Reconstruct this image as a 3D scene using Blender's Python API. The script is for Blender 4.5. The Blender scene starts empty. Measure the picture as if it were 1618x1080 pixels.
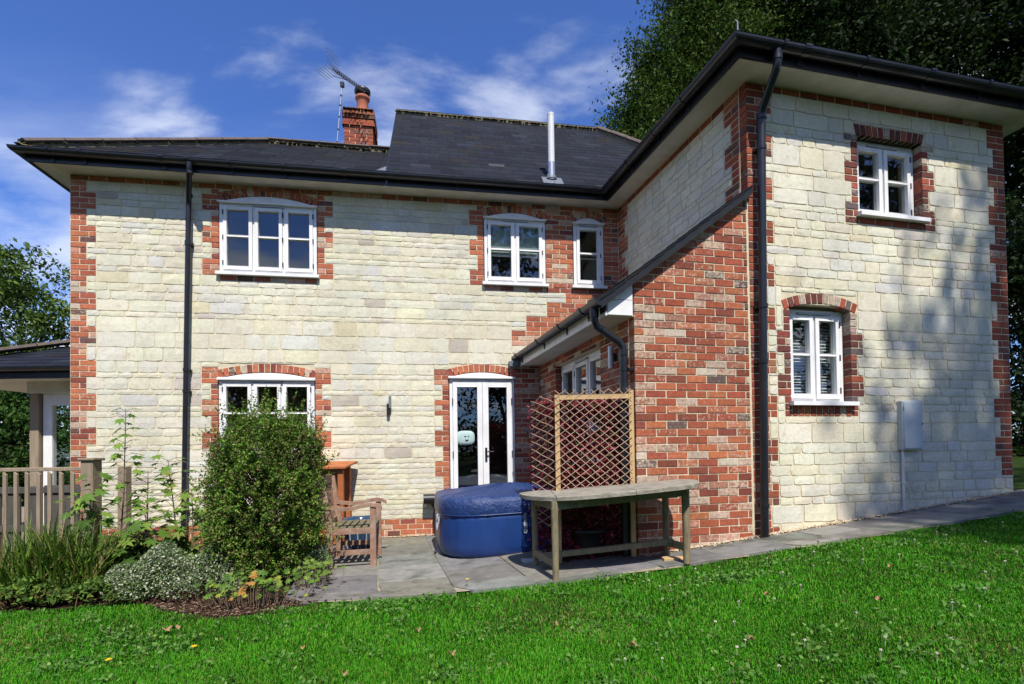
import bpy, math, random
import numpy as np
from mathutils import Vector, Matrix
random.seed(7); RNG = np.random.default_rng(7)
C = bpy.context.scene.collection
SC = bpy.context.scene
R = math.radians

# ------------------------------------------------------------------ camera
CAMZ = 1.195
def setup_camera():
    pit, rol = R(.92), R(-.8)
    cp, sp, cr, sr = math.cos(pit), math.sin(pit), math.cos(rol), math.sin(rol)
    right = Vector((cr, -sr * sp * 0 , 0))
    M0 = Matrix(((1, 0, 0), (0, 0, -1), (0, 1, 0)))
    Rx = Matrix(((1, 0, 0), (0, cp, sp), (0, -sp, cp)))
    Rz = Matrix(((cr, -sr, 0), (sr, cr, 0), (0, 0, 1)))
    M = Rz @ Rx @ M0
    cd = bpy.data.cameras.new('camera'); co = bpy.data.objects.new('camera', cd); C.objects.link(co)
    cols = (M[0], -M[1], -M[2])
    mw = Matrix(((cols[0][0], cols[1][0], cols[2][0], 0), (cols[0][1], cols[1][1], cols[2][1], 0),
                 (cols[0][2], cols[1][2], cols[2][2], CAMZ), (0, 0, 0, 1)))
    co.matrix_world = mw
    cd.sensor_fit = 'HORIZONTAL'; cd.sensor_width = 36; cd.lens = 36 * 820 / 1618
    cd.shift_y = 157 / 1618; cd.clip_start = .05; cd.clip_end = 600
    SC.camera = co
    return M
CM = setup_camera()
def screen(p):
    v = CM @ (Vector(p) - Vector((0, 0, CAMZ)))
    if v.z < .05: return None
    return 809 + 820 * v.x / v.z, 697 + 820 * v.y / v.z, v.z

# ------------------------------------------------------------------ sky and sun
SUN_EL, SUN_AZ = 55.0, 165.5          # azimuth clockwise from +Y
SKY_STRENGTH = .072
SUN_STRENGTH = 4.6
SC.view_settings.view_transform = 'Standard'
SC.view_settings.look = 'None'
SC.view_settings.exposure = 0.48
SC.view_settings.gamma = 1
SC.view_settings.use_curve_mapping = False
def setup_world():
    w = bpy.data.worlds.new('World'); SC.world = w; w.use_nodes = True
    nt = w.node_tree; nt.nodes.clear(); N = nt.nodes.new; L = nt.links.new
    out = N('ShaderNodeOutputWorld'); bg = N('ShaderNodeBackground'); bg.inputs['Strength'].default_value = SKY_STRENGTH
    sky = N('ShaderNodeTexSky'); sky.sky_type = 'NISHITA'; sky.sun_disc = False
    sky.sun_elevation = R(SUN_EL); sky.sun_rotation = R(SUN_AZ)
    sky.air_density = 1.0; sky.dust_density = .15; sky.ozone_density = 2.0
    tc = N('ShaderNodeTexCoord'); sep = N('ShaderNodeSeparateXYZ'); L(tc.outputs['Generated'], sep.inputs[0])
    ad = N('ShaderNodeMath'); ad.operation = 'ADD'; ad.inputs[1].default_value = .22; L(sep.outputs['Z'], ad.inputs[0])
    mx = N('ShaderNodeMath'); mx.operation = 'MAXIMUM'; mx.inputs[1].default_value = .05; L(ad.outputs[0], mx.inputs[0])
    dx = N('ShaderNodeMath'); dx.operation = 'DIVIDE'; L(sep.outputs['X'], dx.inputs[0]); L(mx.outputs[0], dx.inputs[1])
    dy = N('ShaderNodeMath'); dy.operation = 'DIVIDE'; L(sep.outputs['Y'], dy.inputs[0]); L(mx.outputs[0], dy.inputs[1])
    cb = N('ShaderNodeCombineXYZ'); L(dx.outputs[0], cb.inputs[0]); L(dy.outputs[0], cb.inputs[1])
    mp = N('ShaderNodeMapping'); mp.inputs['Rotation'].default_value = (0, 0, R(-28)); mp.inputs['Scale'].default_value = (1.0, 1.9, 1)
    mp.inputs['Location'].default_value = (2.45, 0.35, 0)
    L(cb.outputs[0], mp.inputs[0])
    n1 = N('ShaderNodeTexNoise'); n1.inputs['Scale'].default_value = 2.1; n1.inputs['Detail'].default_value = 7
    n1.inputs['Roughness'].default_value = .56; n1.inputs['Distortion'].default_value = .25; L(mp.outputs[0], n1.inputs['Vector'])
    n2 = N('ShaderNodeTexNoise'); n2.inputs['Scale'].default_value = 1.0; n2.inputs['Detail'].default_value = 2; L(mp.outputs[0], n2.inputs['Vector'])
    mul = N('ShaderNodeMath'); mul.operation = 'MULTIPLY'; L(n1.outputs['Fac'], mul.inputs[0]); L(n2.outputs['Fac'], mul.inputs[1])
    rmp = N('ShaderNodeMapRange'); rmp.inputs['From Min'].default_value = .245; rmp.inputs['From Max'].default_value = .375
    rmp.inputs['To Max'].default_value = .5; rmp.interpolation_type = 'SMOOTHSTEP'; L(mul.outputs[0], rmp.inputs['Value'])
    # more cloud lower down
    lo = N('ShaderNodeMapRange'); lo.inputs['From Min'].default_value = .55; lo.inputs['From Max'].default_value = .12
    lo.inputs['To Max'].default_value = .85; lo.interpolation_type = 'SMOOTHSTEP'; L(sep.outputs['Z'], lo.inputs['Value'])
    n3 = N('ShaderNodeMapRange'); n3.inputs['From Min'].default_value = .40; n3.inputs['From Max'].default_value = .66; L(n1.outputs['Fac'], n3.inputs['Value'])
    lom = N('ShaderNodeMath'); lom.operation = 'MULTIPLY'; L(lo.outputs[0], lom.inputs[0]); L(n3.outputs[0], lom.inputs[1])
    mx2 = N('ShaderNodeMath'); mx2.operation = 'ADD'; mx2.use_clamp = True; L(rmp.outputs[0], mx2.inputs[0]); L(lom.outputs[0], mx2.inputs[1])
    tint = N('ShaderNodeMix'); tint.data_type = 'RGBA'; tint.blend_type = 'MULTIPLY'; tint.inputs['Factor'].default_value = 1
    L(sky.outputs[0], tint.inputs['A']); tint.inputs['B'].default_value = (.77, 1.10, 1.86, 1)
    mix = N('ShaderNodeMix'); mix.data_type = 'RGBA'; L(mx2.outputs[0], mix.inputs['Factor'])
    L(tint.outputs['Result'], mix.inputs['A']); mix.inputs['B'].default_value = (11.0, 11.6, 12.6, 1)
    L(mix.outputs['Result'], bg.inputs['Color']); L(bg.outputs[0], out.inputs[0])
setup_world()
sd = bpy.data.lights.new('sun', 'SUN'); sd.energy = SUN_STRENGTH; sd.angle = R(.53); sd.color = (1, .955, .87)
so = bpy.data.objects.new('sun', sd); C.objects.link(so)
az = R(SUN_AZ)
SUNDIR = Vector((math.sin(az) * math.cos(R(SUN_EL)), math.cos(az) * math.cos(R(SUN_EL)), math.sin(R(SUN_EL))))
so.rotation_euler = (-SUNDIR).to_track_quat('-Z', 'Y').to_euler(); so.location = SUNDIR * 40

# ------------------------------------------------------------------ materials
MATS = {}
def mat(name, col=(.5, .5, .5), rough=.7, attr=False, noise=None, bump=None, metal=0, spec=.5, col2=None, smear=None, coat=0, sss=0, wave=None, trans=0, stain=None):
    """noise=(scale, low, high): value variation; col2: mixed in by a second noise; bump=(scale, strength[, distance])"""
    m = bpy.data.materials.new(name); m.use_nodes = True; nt = m.node_tree; N = nt.nodes.new; L = nt.links.new
    b = nt.nodes['Principled BSDF']; b.inputs['Roughness'].default_value = rough; b.inputs['Metallic'].default_value = metal
    b.inputs['Specular IOR Level'].default_value = spec; b.inputs['Coat Weight'].default_value = coat
    tc = N('ShaderNodeTexCoord')
    if attr:
        a = N('ShaderNodeAttribute'); a.attribute_name = 'tint'; cur = a.outputs['Color']
    else:
        a = N('ShaderNodeRGB'); a.outputs[0].default_value = (*col, 1); cur = a.outputs[0]
    def nz(scale, detail=5, rg=.6, stretch=None):
        n = N('ShaderNodeTexNoise'); n.inputs['Scale'].default_value = scale; n.inputs['Detail'].default_value = detail; n.inputs['Roughness'].default_value = rg
        if stretch:
            mp = N('ShaderNodeMapping'); mp.inputs['Scale'].default_value = stretch; L(tc.outputs['Object'], mp.inputs[0]); L(mp.outputs[0], n.inputs['Vector'])
        else: L(tc.outputs['Object'], n.inputs['Vector'])
        return n.outputs['Fac']
    if col2:
        c2, sc2, lo2, hi2 = col2[:4]
        mr = N('ShaderNodeMapRange'); mr.inputs['From Min'].default_value = lo2; mr.inputs['From Max'].default_value = hi2
        L(nz(sc2, 6, .65, col2[4] if len(col2) > 4 else None), mr.inputs['Value'])
        mx = N('ShaderNodeMix'); mx.data_type = 'RGBA'; L(mr.outputs[0], mx.inputs['Factor']); L(cur, mx.inputs['A']); mx.inputs['B'].default_value = (*c2, 1); cur = mx.outputs['Result']
    if smear:                                      # lime left on the face of reclaimed bricks; amount kept in the tint's alpha
        mr = N('ShaderNodeMapRange'); mr.inputs['To Min'].default_value = .78; mr.inputs['To Max'].default_value = .25
        L(a.outputs['Alpha'], mr.inputs['Value'])
        sb = N('ShaderNodeMath'); sb.operation = 'SUBTRACT'; L(nz(38, 6, .7), sb.inputs[0]); L(mr.outputs[0], sb.inputs[1])
        ml = N('ShaderNodeMath'); ml.operation = 'MULTIPLY'; ml.inputs[1].default_value = 9; ml.use_clamp = True; L(sb.outputs[0], ml.inputs[0])
        m2 = N('ShaderNodeMath'); m2.operation = 'MULTIPLY'; m2.inputs[1].default_value = .8; L(ml.outputs[0], m2.inputs[0])
        mx = N('ShaderNodeMix'); mx.data_type = 'RGBA'; L(m2.outputs[0], mx.inputs['Factor']); L(cur, mx.inputs['A']); mx.inputs['B'].default_value = (*smear, 1); cur = mx.outputs['Result']
    if stain:                                       # slow weathering across the whole wall
        sc, lo, hi = stain
        mr = N('ShaderNodeMapRange'); mr.inputs['From Min'].default_value = .35; mr.inputs['From Max'].default_value = .65; mr.inputs['To Min'].default_value = lo; mr.inputs['To Max'].default_value = hi
        L(nz(sc, 4, .6, (1, 1, .55)), mr.inputs['Value'])
        hs = N('ShaderNodeMix'); hs.data_type = 'RGBA'; hs.blend_type = 'MULTIPLY'; hs.inputs['Factor'].default_value = 1
        L(cur, hs.inputs['A']); L(mr.outputs[0], hs.inputs['B']); cur = hs.outputs['Result']
    if noise:
        sc, lo, hi = noise[:3]
        mr = N('ShaderNodeMapRange'); mr.inputs['From Min'].default_value = .3; mr.inputs['From Max'].default_value = .7
        mr.inputs['To Min'].default_value = lo; mr.inputs['To Max'].default_value = hi
        L(nz(sc, 6, .65, noise[3] if len(noise) > 3 else None), mr.inputs['Value'])
        hs = N('ShaderNodeMix'); hs.data_type = 'RGBA'; hs.blend_type = 'MULTIPLY'; hs.inputs['Factor'].default_value = 1
        L(cur, hs.inputs['A']); L(mr.outputs[0], hs.inputs['B']); cur = hs.outputs['Result']
    L(cur, b.inputs['Base Color'])
    if bump:
        bp = N('ShaderNodeBump'); bp.inputs['Strength'].default_value = bump[1]; bp.inputs['Distance'].default_value = bump[2] if len(bump) > 2 else .01
        L(nz(bump[0], 7, .65, bump[3] if len(bump) > 3 else None), bp.inputs['Height']); L(bp.outputs[0], b.inputs['Normal'])
    if trans:
        nt.nodes.remove(nt.nodes['Material Output']) if False else None
        o = nt.nodes['Material Output']; tr = N('ShaderNodeBsdfTranslucent'); ms = N('ShaderNodeMixShader'); ms.inputs[0].default_value = trans
        L(cur, tr.inputs['Color']); L(b.outputs[0], ms.inputs[1]); L(tr.outputs[0], ms.inputs[2]); L(ms.outputs[0], o.inputs['Surface'])
    MATS[name] = m
    return m
M_STONE = mat('greensand_stone', attr=True, rough=.92, noise=(26, .86, 1.08), bump=(60, .45, .010), spec=.2, col2=((.46, .37, .22), 7, .58, .80), stain=(1.6, .87, 1.04))
M_BRICK = mat('clay_brick', attr=True, stain=(2.2, .84, 1.06), rough=.9, noise=(30, .72, 1.18), bump=(90, .4, .006), smear=(.52, .43, .33), spec=.2)
M_MORTAR = mat('lime_mortar', (.62, .545, .385), .95, noise=(14, .85, 1.12), bump=(120, .5, .006), spec=.1)
M_SLATE = mat('roof_slate', attr=True, rough=.62, noise=(9, .75, 1.25), bump=(40, .35, .006), spec=.12)
M_RIDGE = mat('ridge_tile_clay', (.085, .062, .052), .85, noise=(12, .7, 1.3), bump=(60, .4), col2=((.10, .09, .03), 14, .56, .66))
M_MOSS = mat('moss', attr=True, rough=1, noise=(60, .6, 1.3), bump=(150, .8, .01), spec=.05)
M_WHITE = mat('white_painted_timber', (.80, .79, .78), .38, stain=(5, .90, 1.02), noise=(7, .93, 1.03), bump=(60, .05, .004))
M_SOFFIT = mat('soffit_board', (.66, .635, .56), .7, stain=(3, .86, 1.03), noise=(4, .86, 1.05), bump=(30, .08))
M_BLACK = mat('black_gutter_plastic', (.012, .013, .017), .30, noise=(5, .7, 1.5), col2=((.05, .048, .042), 12, .62, .8), spec=.5)
M_IRON = mat('black_iron', (.012, .012, .014), .45)
M_LEAD = mat('lead_flashing', (.12, .135, .16), .55, noise=(15, .8, 1.2), bump=(25, .3))
M_FLUE = mat('white_flue_metal', (.62, .63, .62), .4, noise=(8, .9, 1.05))
M_STEEL = mat('brushed_steel', (.45, .46, .47), .35, metal=.8)
M_TERRA = mat('terracotta', (.36, .11, .06), .8, noise=(20, .8, 1.15), bump=(60, .3))
M_OAK = mat('weathered_oak', (.27, .21, .145), .8, noise=(9, .72, 1.2, (3, 3, .35)), bump=(30, .35, .006, (5, 5, .4)))
M_DARKW = mat('dark_weathered_boards', (.075, .068, .058), .85, noise=(9, .6, 1.3, (3, 3, .35)), bump=(30, .35, .006, (5, 5, .4)))
M_OLDWOOD = mat('silvered_wood', (.30, .27, .215), .85, noise=(10, .6, 1.25, (1, 4, 4)), bump=(26, .6, .008, (1, 6, 6)), col2=((.10, .11, .07), 9, .5, .75))
M_LEGWOOD = mat('lichened_wood', (.23, .185, .11), .85, noise=(12, .6, 1.25, (4, 4, .6)), bump=(30, .5, .006, (5, 5, .6)), col2=((.14, .15, .08), 9, .5, .7))
M_TEAK = mat('faded_teak', (.27, .155, .105), .8, noise=(12, .7, 1.25), bump=(40, .3, .005), col2=((.36, .27, .21), 10, .5, .72))
M_SLATW = mat('mossy_teak', (.145, .13, .075), .85, noise=(16, .7, 1.2), bump=(40, .3))
M_ORANGE = mat('orange_stained_timber', (.38, .115, .03), .65, noise=(9, .75, 1.15, (1, 1, 5)), bump=(30, .2, .004))
M_PINE = mat('treated_pine', (.50, .33, .155), .7, noise=(8, .8, 1.15, (3, 3, .5)), bump=(40, .2, .004))
M_LATH = mat('willow_lath', (.46, .31, .215), .75, noise=(20, .7, 1.15))
M_SLAB = mat('concrete_paving_slab', attr=True, rough=.9, noise=(7, .72, 1.18), bump=(70, .35, .006), spec=.2, col2=((.075, .075, .055), 4, .52, .72))
M_JOINT = mat('sandy_joint', (.33, .28, .19), .95, noise=(20, .7, 1.2), bump=(90, .6, .006), col2=((.10, .10, .05), 6, .5, .7))
M_SOIL = mat('soil', (.055, .035, .022), 1, noise=(25, .5, 1.5), bump=(60, 1, .03), spec=.05)
M_GROUND = mat('lawn_ground', (.028, .052, .010), 1, noise=(6, .6, 1.3), bump=(80, 1, .02), spec=.05)
M_GRASS = mat('grass_blade', attr=True, rough=.55, spec=.25, trans=.3)
M_LEAF = mat('leaf', attr=True, rough=.5, spec=.22, trans=.25)
M_LEAFM = mat('leaf_matt', attr=True, rough=.7, spec=.2, trans=.2)
M_LEAFT = mat('tree_leaf', attr=True, rough=.65, spec=.12, trans=.25)
M_BARK = mat('bark', (.07, .055, .04), .95, noise=(10, .6, 1.3), bump=(20, .8, .03))
M_TWIG = mat('twig', (.16, .11, .07), .9)
M_VINYL = mat('blue_vinyl', (.011, .040, .165), .33, noise=(5, .85, 1.12), bump=(9, .12, .03), spec=.5)
M_VINYLD = mat('blue_vinyl_cover', (.011, .036, .140), .38, noise=(6, .8, 1.15), bump=(9, .75, .045), spec=.5)
M_GREYP = mat('grey_plastic', (.42, .45, .48), .5, noise=(5, .95, 1.04))
M_STRAP = mat('grey_strap', (.22, .24, .28), .6)
M_BOX = mat('meter_box_plastic', (.46, .50, .53), .5, noise=(4, .93, 1.05))
M_CONDUIT = mat('white_conduit', (.60, .60, .60), .5)
M_POT = mat('blue_glaze', (.022, .05, .10), .16, noise=(9, .6, 1.5, (4, 4, .5)), spec=.7)
M_POTL = mat('pale_glaze', (.34, .38, .42), .2)
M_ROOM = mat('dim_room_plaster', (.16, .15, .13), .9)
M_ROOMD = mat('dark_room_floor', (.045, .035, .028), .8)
M_BLIND = mat('roller_blind_fabric', (.30, .36, .34), .9)
M_BLINDW = mat('pale_blind', (.55, .52, .42), .8)
M_SLATB = mat('venetian_slat', (.52, .51, .50), .5)
M_CUSH = mat('pale_blue_cushion', (.74, .85, .87), .8)
M_DARKP = mat('dark_print', (.02, .02, .025), .7)
M_GLAZE = mat('blue_bowl_glaze', (.03, .08, .28), .3)
M_GRAVEL = mat('gravel', attr=True, rough=.9, bump=(90, .4))
M_YELLOW = mat('dandelion_petal', (.75, .50, .01), .7)
M_CLOVER = mat('clover_flower', (.62, .58, .48), .8)
M_DRY = mat('dry_leaf', (.30, .17, .08), .8, noise=(30, .7, 1.3))
M_RUST = mat('brown_grille', (.16, .06, .04), .7)
def glass_mat():
    m = bpy.data.materials.new('window_glass'); m.use_nodes = True; nt = m.node_tree; nt.nodes.clear(); N = nt.nodes.new; L = nt.links.new
    o = N('ShaderNodeOutputMaterial'); t = N('ShaderNodeBsdfTransparent'); t.inputs[0].default_value = (.90, .93, .92, 1)
    g = N('ShaderNodeBsdfGlossy'); g.inputs['Roughness'].default_value = .0; g.inputs['Color'].default_value = (.95, .97, 1, 1)
    ge = N('ShaderNodeNewGeometry'); dt = N('ShaderNodeVectorMath'); dt.operation = 'DOT_PRODUCT'; L(ge.outputs['Normal'], dt.inputs[0]); L(ge.outputs['Incoming'], dt.inputs[1])
    def mth(op, a, b):                              # Schlick: the same for both faces of the thin sheet
        q = N('ShaderNodeMath'); q.operation = op
        for i, x in enumerate((a, b)):
            if isinstance(x, (int, float)): q.inputs[i].default_value = x
            elif x is not None: L(x, q.inputs[i])
        return q
    ab = mth('ABSOLUTE', dt.outputs['Value'], None); om = mth('SUBTRACT', 1.0, ab.outputs[0]); pw = mth('POWER', om.outputs[0], 5.0)
    sc = mth('MULTIPLY', pw.outputs[0], .95); mu = mth('ADD', sc.outputs[0], .062); mu.use_clamp = True
    tc = N('ShaderNodeTexCoord'); n = N('ShaderNodeTexNoise'); n.inputs['Scale'].default_value = 2.2; L(tc.outputs['Object'], n.inputs['Vector'])
    bp = N('ShaderNodeBump'); bp.inputs['Strength'].default_value = .05; bp.inputs['Distance'].default_value = .01; L(n.outputs['Fac'], bp.inputs['Height']); L(bp.outputs[0], g.inputs['Normal'])
    ms = N('ShaderNodeMixShader'); L(mu.outputs[0], ms.inputs[0]); L(t.outputs[0], ms.inputs[1]); L(g.outputs[0], ms.inputs[2]); L(ms.outputs[0], o.inputs[0])
    return m
M_GLASS = glass_mat()

# ------------------------------------------------------------------ object helpers
def tag(o, label=None, cat=None, group=None, kind=None):
    if label: o['label'] = label
    if cat: o['category'] = cat
    if group: o['group'] = group
    if kind: o['kind'] = kind
    return o
def thing(name, label, cat, loc=(0, 0, 0), rz=0, group=None):
    o = bpy.data.objects.new(name, None); C.objects.link(o); o.location = loc; o.rotation_euler = (0, 0, rz); o.empty_display_size = .1
    return tag(o, label, cat, group)
class MB:
    """collects geometry; build() links it as ONE mesh object"""
    def __init__(s): s.v = []; s.f = []; s.c = []; s.sm = []
    def add(s, vs, fs, col=(1, 1, 1, 1), smooth=False):
        b = len(s.v); s.v.extend([tuple(p) for p in vs]); s.f.extend([tuple(i + b for i in f) for f in fs])
        s.c.extend([col] * len(fs)); s.sm.extend([smooth] * len(fs)); return s
    def hexa(s, p, col=(1, 1, 1, 1)):               # 8 corners: bottom 4 ccw, top 4 ccw
        return s.add(p, [(3, 2, 1, 0), (4, 5, 6, 7), (0, 1, 5, 4), (1, 2, 6, 5), (2, 3, 7, 6), (3, 0, 4, 7)], col)
    def box(s, a, b, fr=None, bev=0, col=(1, 1, 1, 1)):
        x0, y0, z0 = a; x1, y1, z1 = b
        if bev:
            e = bev; P = []
            # chamfered box: 24 verts
            for sx in (0, 1):
                for sy in (0, 1):
                    for sz in (0, 1):
                        X = (x0, x1)[sx]; Y = (y0, y1)[sy]; Z = (z0, z1)[sz]
                        dx = e * (1 - 2 * sx); dy = e * (1 - 2 * sy); dz = e * (1 - 2 * sz)
                        P += [(X, Y + dy, Z + dz), (X + dx, Y, Z + dz), (X + dx, Y + dy, Z)]
            def ix(sx, sy, sz, k): return ((sx * 2 + sy) * 2 + sz) * 3 + k
            F = []
            F += [(ix(0, 0, 0, 0), ix(0, 0, 1, 0), ix(0, 1, 1, 0), ix(0, 1, 0, 0)), (ix(1, 0, 0, 0), ix(1, 1, 0, 0), ix(1, 1, 1, 0), ix(1, 0, 1, 0))]
            F += [(ix(0, 0, 0, 1), ix(1, 0, 0, 1), ix(1, 0, 1, 1), ix(0, 0, 1, 1)), (ix(0, 1, 0, 1), ix(0, 1, 1, 1), ix(1, 1, 1, 1), ix(1, 1, 0, 1))]
            F += [(ix(0, 0, 0, 2), ix(0, 1, 0, 2), ix(1, 1, 0, 2), ix(1, 0, 0, 2)), (ix(0, 0, 1, 2), ix(1, 0, 1, 2), ix(1, 1, 1, 2), ix(0, 1, 1, 2))]
            for i in (0, 1):
                for j in (0, 1):
                    F.append((ix(i, j, 0, 0), ix(i, j, 1, 0), ix(i, j, 1, 1), ix(i, j, 0, 1)))
                    F.append((ix(i, 0, j, 0), ix(i, 1, j, 0), ix(i, 1, j, 2), ix(i, 0, j, 2)))
                    F.append((ix(0, i, j, 1), ix(1, i, j, 1), ix(1, i, j, 2), ix(0, i, j, 2)))
            for sx in (0, 1):
                for sy in (0, 1):
                    for sz in (0, 1): F.append((ix(sx, sy, sz, 0), ix(sx, sy, sz, 1), ix(sx, sy, sz, 2)))
        else:
            P = [(x0, y0, z0), (x1, y0, z0), (x1, y1, z0), (x0, y1, z0), (x0, y0, z1), (x1, y0, z1), (x1, y1, z1), (x0, y1, z1)]
            F = [(3, 2, 1, 0), (4, 5, 6, 7), (0, 1, 5, 4), (1, 2, 6, 5), (2, 3, 7, 6), (3, 0, 4, 7)]
        if fr: P = [fr(*p) for p in P]
        return s.add(P, F, col)
    def tube(s, pts, rad, n=8, cap=True, col=(1, 1, 1, 1), smooth=True):
        pts = [Vector(p) for p in pts]; m = len(pts); rr = rad if isinstance(rad, (list, tuple)) else [rad] * m
        V = []; up = None
        for i, p in enumerate(pts):
            t = (pts[min(i + 1, m - 1)] - pts[max(i - 1, 0)]).normalized()
            if up is None: up = t.orthogonal().normalized()
            up = (up - t * up.dot(t)); up = up.normalized() if up.length > 1e-5 else t.orthogonal().normalized()
            sd_ = t.cross(up)
            for k in range(n):
                a = 2 * math.pi * k / n; V.append(p + (up * math.cos(a) + sd_ * math.sin(a)) * rr[i])
        F = [(i * n + k, i * n + (k + 1) % n, (i + 1) * n + (k + 1) % n, (i + 1) * n + k) for i in range(m - 1) for k in range(n)]
        s.add(V, F, col, smooth)
        if cap: s.add(V[:n], [tuple(reversed(range(n)))], col); s.add(V[-n:], [tuple(range(n))], col)
        return s
    def lathe(s, prof, c=(0, 0, 0), n=20, col=(1, 1, 1, 1), smooth=True):
        V = []; F = []
        for r_, z in prof:
            for k in range(n): a = 2 * math.pi * k / n; V.append((c[0] + r_ * math.cos(a), c[1] + r_ * math.sin(a), c[2] + z))
        for i in range(len(prof) - 1):
            for k in range(n): F.append((i * n + k, i * n + (k + 1) % n, (i + 1) * n + (k + 1) % n, (i + 1) * n + k))
        s.add(V, F, col, smooth); s.add(V[-n:], [tuple(range(n))], col); s.add(V[:n], [tuple(reversed(range(n)))], col); return s
    def prism(s, poly, a, b, fr=None, col=(1, 1, 1, 1)):   # poly in (u,w), extruded along third axis a..b ; fr maps (u,d,w)
        n = len(poly); P = [(u, a, w) for u, w in poly] + [(u, b, w) for u, w in poly]
        if fr: P = [fr(*p) for p in P]
        return s.add(P, [tuple(range(n)), tuple(reversed(range(n, 2 * n)))] + [(i, i + n, (i + 1) % n + n, (i + 1) % n) for i in range(n)], col)
    def build(s, name, m, parent=None, origin=None, local=False):
        me = bpy.data.meshes.new(name)
        o_ = Vector((0, 0, 0))
        if parent is not None and not local:
            r_ = parent
            while r_.parent: r_ = r_.parent
            o_ = r_.location
        elif origin is not None: o_ = Vector(origin)
        vs = [(x - o_[0], y - o_[1], z - o_[2]) for x, y, z in s.v]
        me.from_pydata(vs, [], s.f); me.materials.append(m)
        at = me.attributes.new('tint', 'FLOAT_COLOR', 'FACE')
        at.data.foreach_set('color', np.array([c if len(c) == 4 else (*c, 1) for c in s.c], dtype=np.float32).ravel())
        me.polygons.foreach_set('use_smooth', s.sm); me.update()
        o = bpy.data.objects.new(name, me); C.objects.link(o)
        if parent is not None: o.parent = parent
        elif origin is not None: o.location = origin
        return o
def np_mesh(name, V, nper, cols, m, parent=None, kind=None, origin=(0, 0, 0)):
    """V (N,k,3): N polygons of nper vertices each, no sharing; cols (N,3)"""
    N = len(V); me = bpy.data.meshes.new(name); V = (V - np.array(origin)).astype(np.float32)
    me.vertices.add(N * nper); me.vertices.foreach_set('co', V.ravel())
    me.loops.add(N * nper); me.loops.foreach_set('vertex_index', np.arange(N * nper, dtype=np.int32))
    me.polygons.add(N); me.polygons.foreach_set('loop_start', np.arange(0, N * nper, nper, dtype=np.int32))
    try: me.polygons.foreach_set('loop_total', np.full(N, nper, dtype=np.int32))
    except Exception: pass
    at = me.attributes.new('tint', 'FLOAT_COLOR', 'FACE')
    at.data.foreach_set('color', np.concatenate([cols, np.ones((N, 1))], 1).astype(np.float32).ravel())
    me.materials.append(m); me.update(calc_edges=True); me.validate()
    o = bpy.data.objects.new(name, me); C.objects.link(o)
    if parent is not None: o.parent = parent
    if kind: o['kind'] = kind
    return o
def h_ground(x):
    x = min(x, 9.0) if not hasattr(x, 'shape') else np.minimum(x, 9.0)
    t = x + .8; return .05 * (t + (t * t + .16) ** .5) - .004

# ------------------------------------------------------------------ the house: wall frames
class Wall:
    def __init__(s, p0, ang, side):
        s.p = Vector((p0[0], p0[1])); s.u = Vector((math.cos(ang), math.sin(ang))); s.o = Vector((s.u.y, -s.u.x)) * side; s.ang = ang
    def __call__(s, a, d, z): q = s.p + s.u * a + s.o * d; return (q.x, q.y, z)
YA, YC, YB = R(9.4), R(13.3), R(104.4975)
A0 = Vector((-5.6437, 6.6248)); LA = 7.399
CP = Vector((2.3628, 5.1000))
WA = Wall(A0, YA, 1); WC = Wall(CP, YC, 1); WB = Wall(CP, YB, -1)
WD = Wall(WC(-1.25, 0, 0)[:2], YB, -1)
WL = Wall(A0, YA + R(90), -1)                      # left return of the house
ZS = 4.825                                          # soffit
PC = .0727; BL = .2165                              # brick course and length with joint
house = thing('house', 'cream stone house with red brick quoins, white windows and slate roofs', 'house', (A0.x, A0.y, 0))

PIECES = []                                         # (kind, wall key, outline, back, front, tint)
def pick(pal): 
    r = random.random() * sum(p[0] for p in pal)
    for w, c, sm in pal:
        r -= w
        if r <= 0: break
    v = .14 if c[2] < .2 else .05
    k = random.uniform(1 - v, 1 + v); h = v * .5
    return (c[0] * k, c[1] * k * random.uniform(1 - h, 1 + h), c[2] * k * random.uniform(1 - h, 1 + h), min(1, max(0, sm + random.uniform(-.18, .18))))
PAL_A = [(5, (.46, .145, .075), .35), (3, (.38, .115, .065), .35), (1.4, (.27, .075, .055), .35), (1.2, (.52, .24, .16), .65), (.6, (.15, .075, .065), .4), (.5, (.55, .42, .33), .9)]
PAL_G = [(4.6, (.33, .088, .048), .35), (3.0, (.43, .135, .065), .4), (1.6, (.22, .065, .043), .2), (2.0, (.38, .17, .12), .65), (.45, (.15, .10, .085), .5), (.3, (.58, .52, .43), 1), (1.6, (.35, .13, .085), .6)]
PAL_K = [(4, (.15, .05, .04), .25), (3, (.24, .06, .045), .2), (1.4, (.33, .085, .05), .3), (1.3, (.14, .10, .10), .4), (.7, (.36, .24, .19), .7)]
PAL_R = [(4, (.32, .085, .045), .15), (3, (.24, .065, .04), .15), (1, (.16, .07, .055), .3), (1, (.38, .15, .09), .5)]
PAL_S = [(6, (.68, .645, .51), 0), (4.5, (.68, .635, .475), 0), (3, (.645, .62, .515), 0), (.8, (.62, .605, .54), 0), (.35, (.63, .56, .39), 0), (.25, (.58, .52, .445), 0), (.08, (.48, .43, .36), 0)]
def clip_half(poly, a, b, c):                        # keep a*s+b*z<=c
    out = []
    for i in range(len(poly)):
        p, q = poly[i], poly[(i + 1) % len(poly)]; fp = a * p[0] + b * p[1] - c; fq = a * q[0] + b * q[1] - c
        if fp <= 0: out.append(p)
        if fp * fq < 0: t = fp / (fp - fq); out.append((p[0] + (q[0] - p[0]) * t, p[1] + (q[1] - p[1]) * t))
    return out
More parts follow.
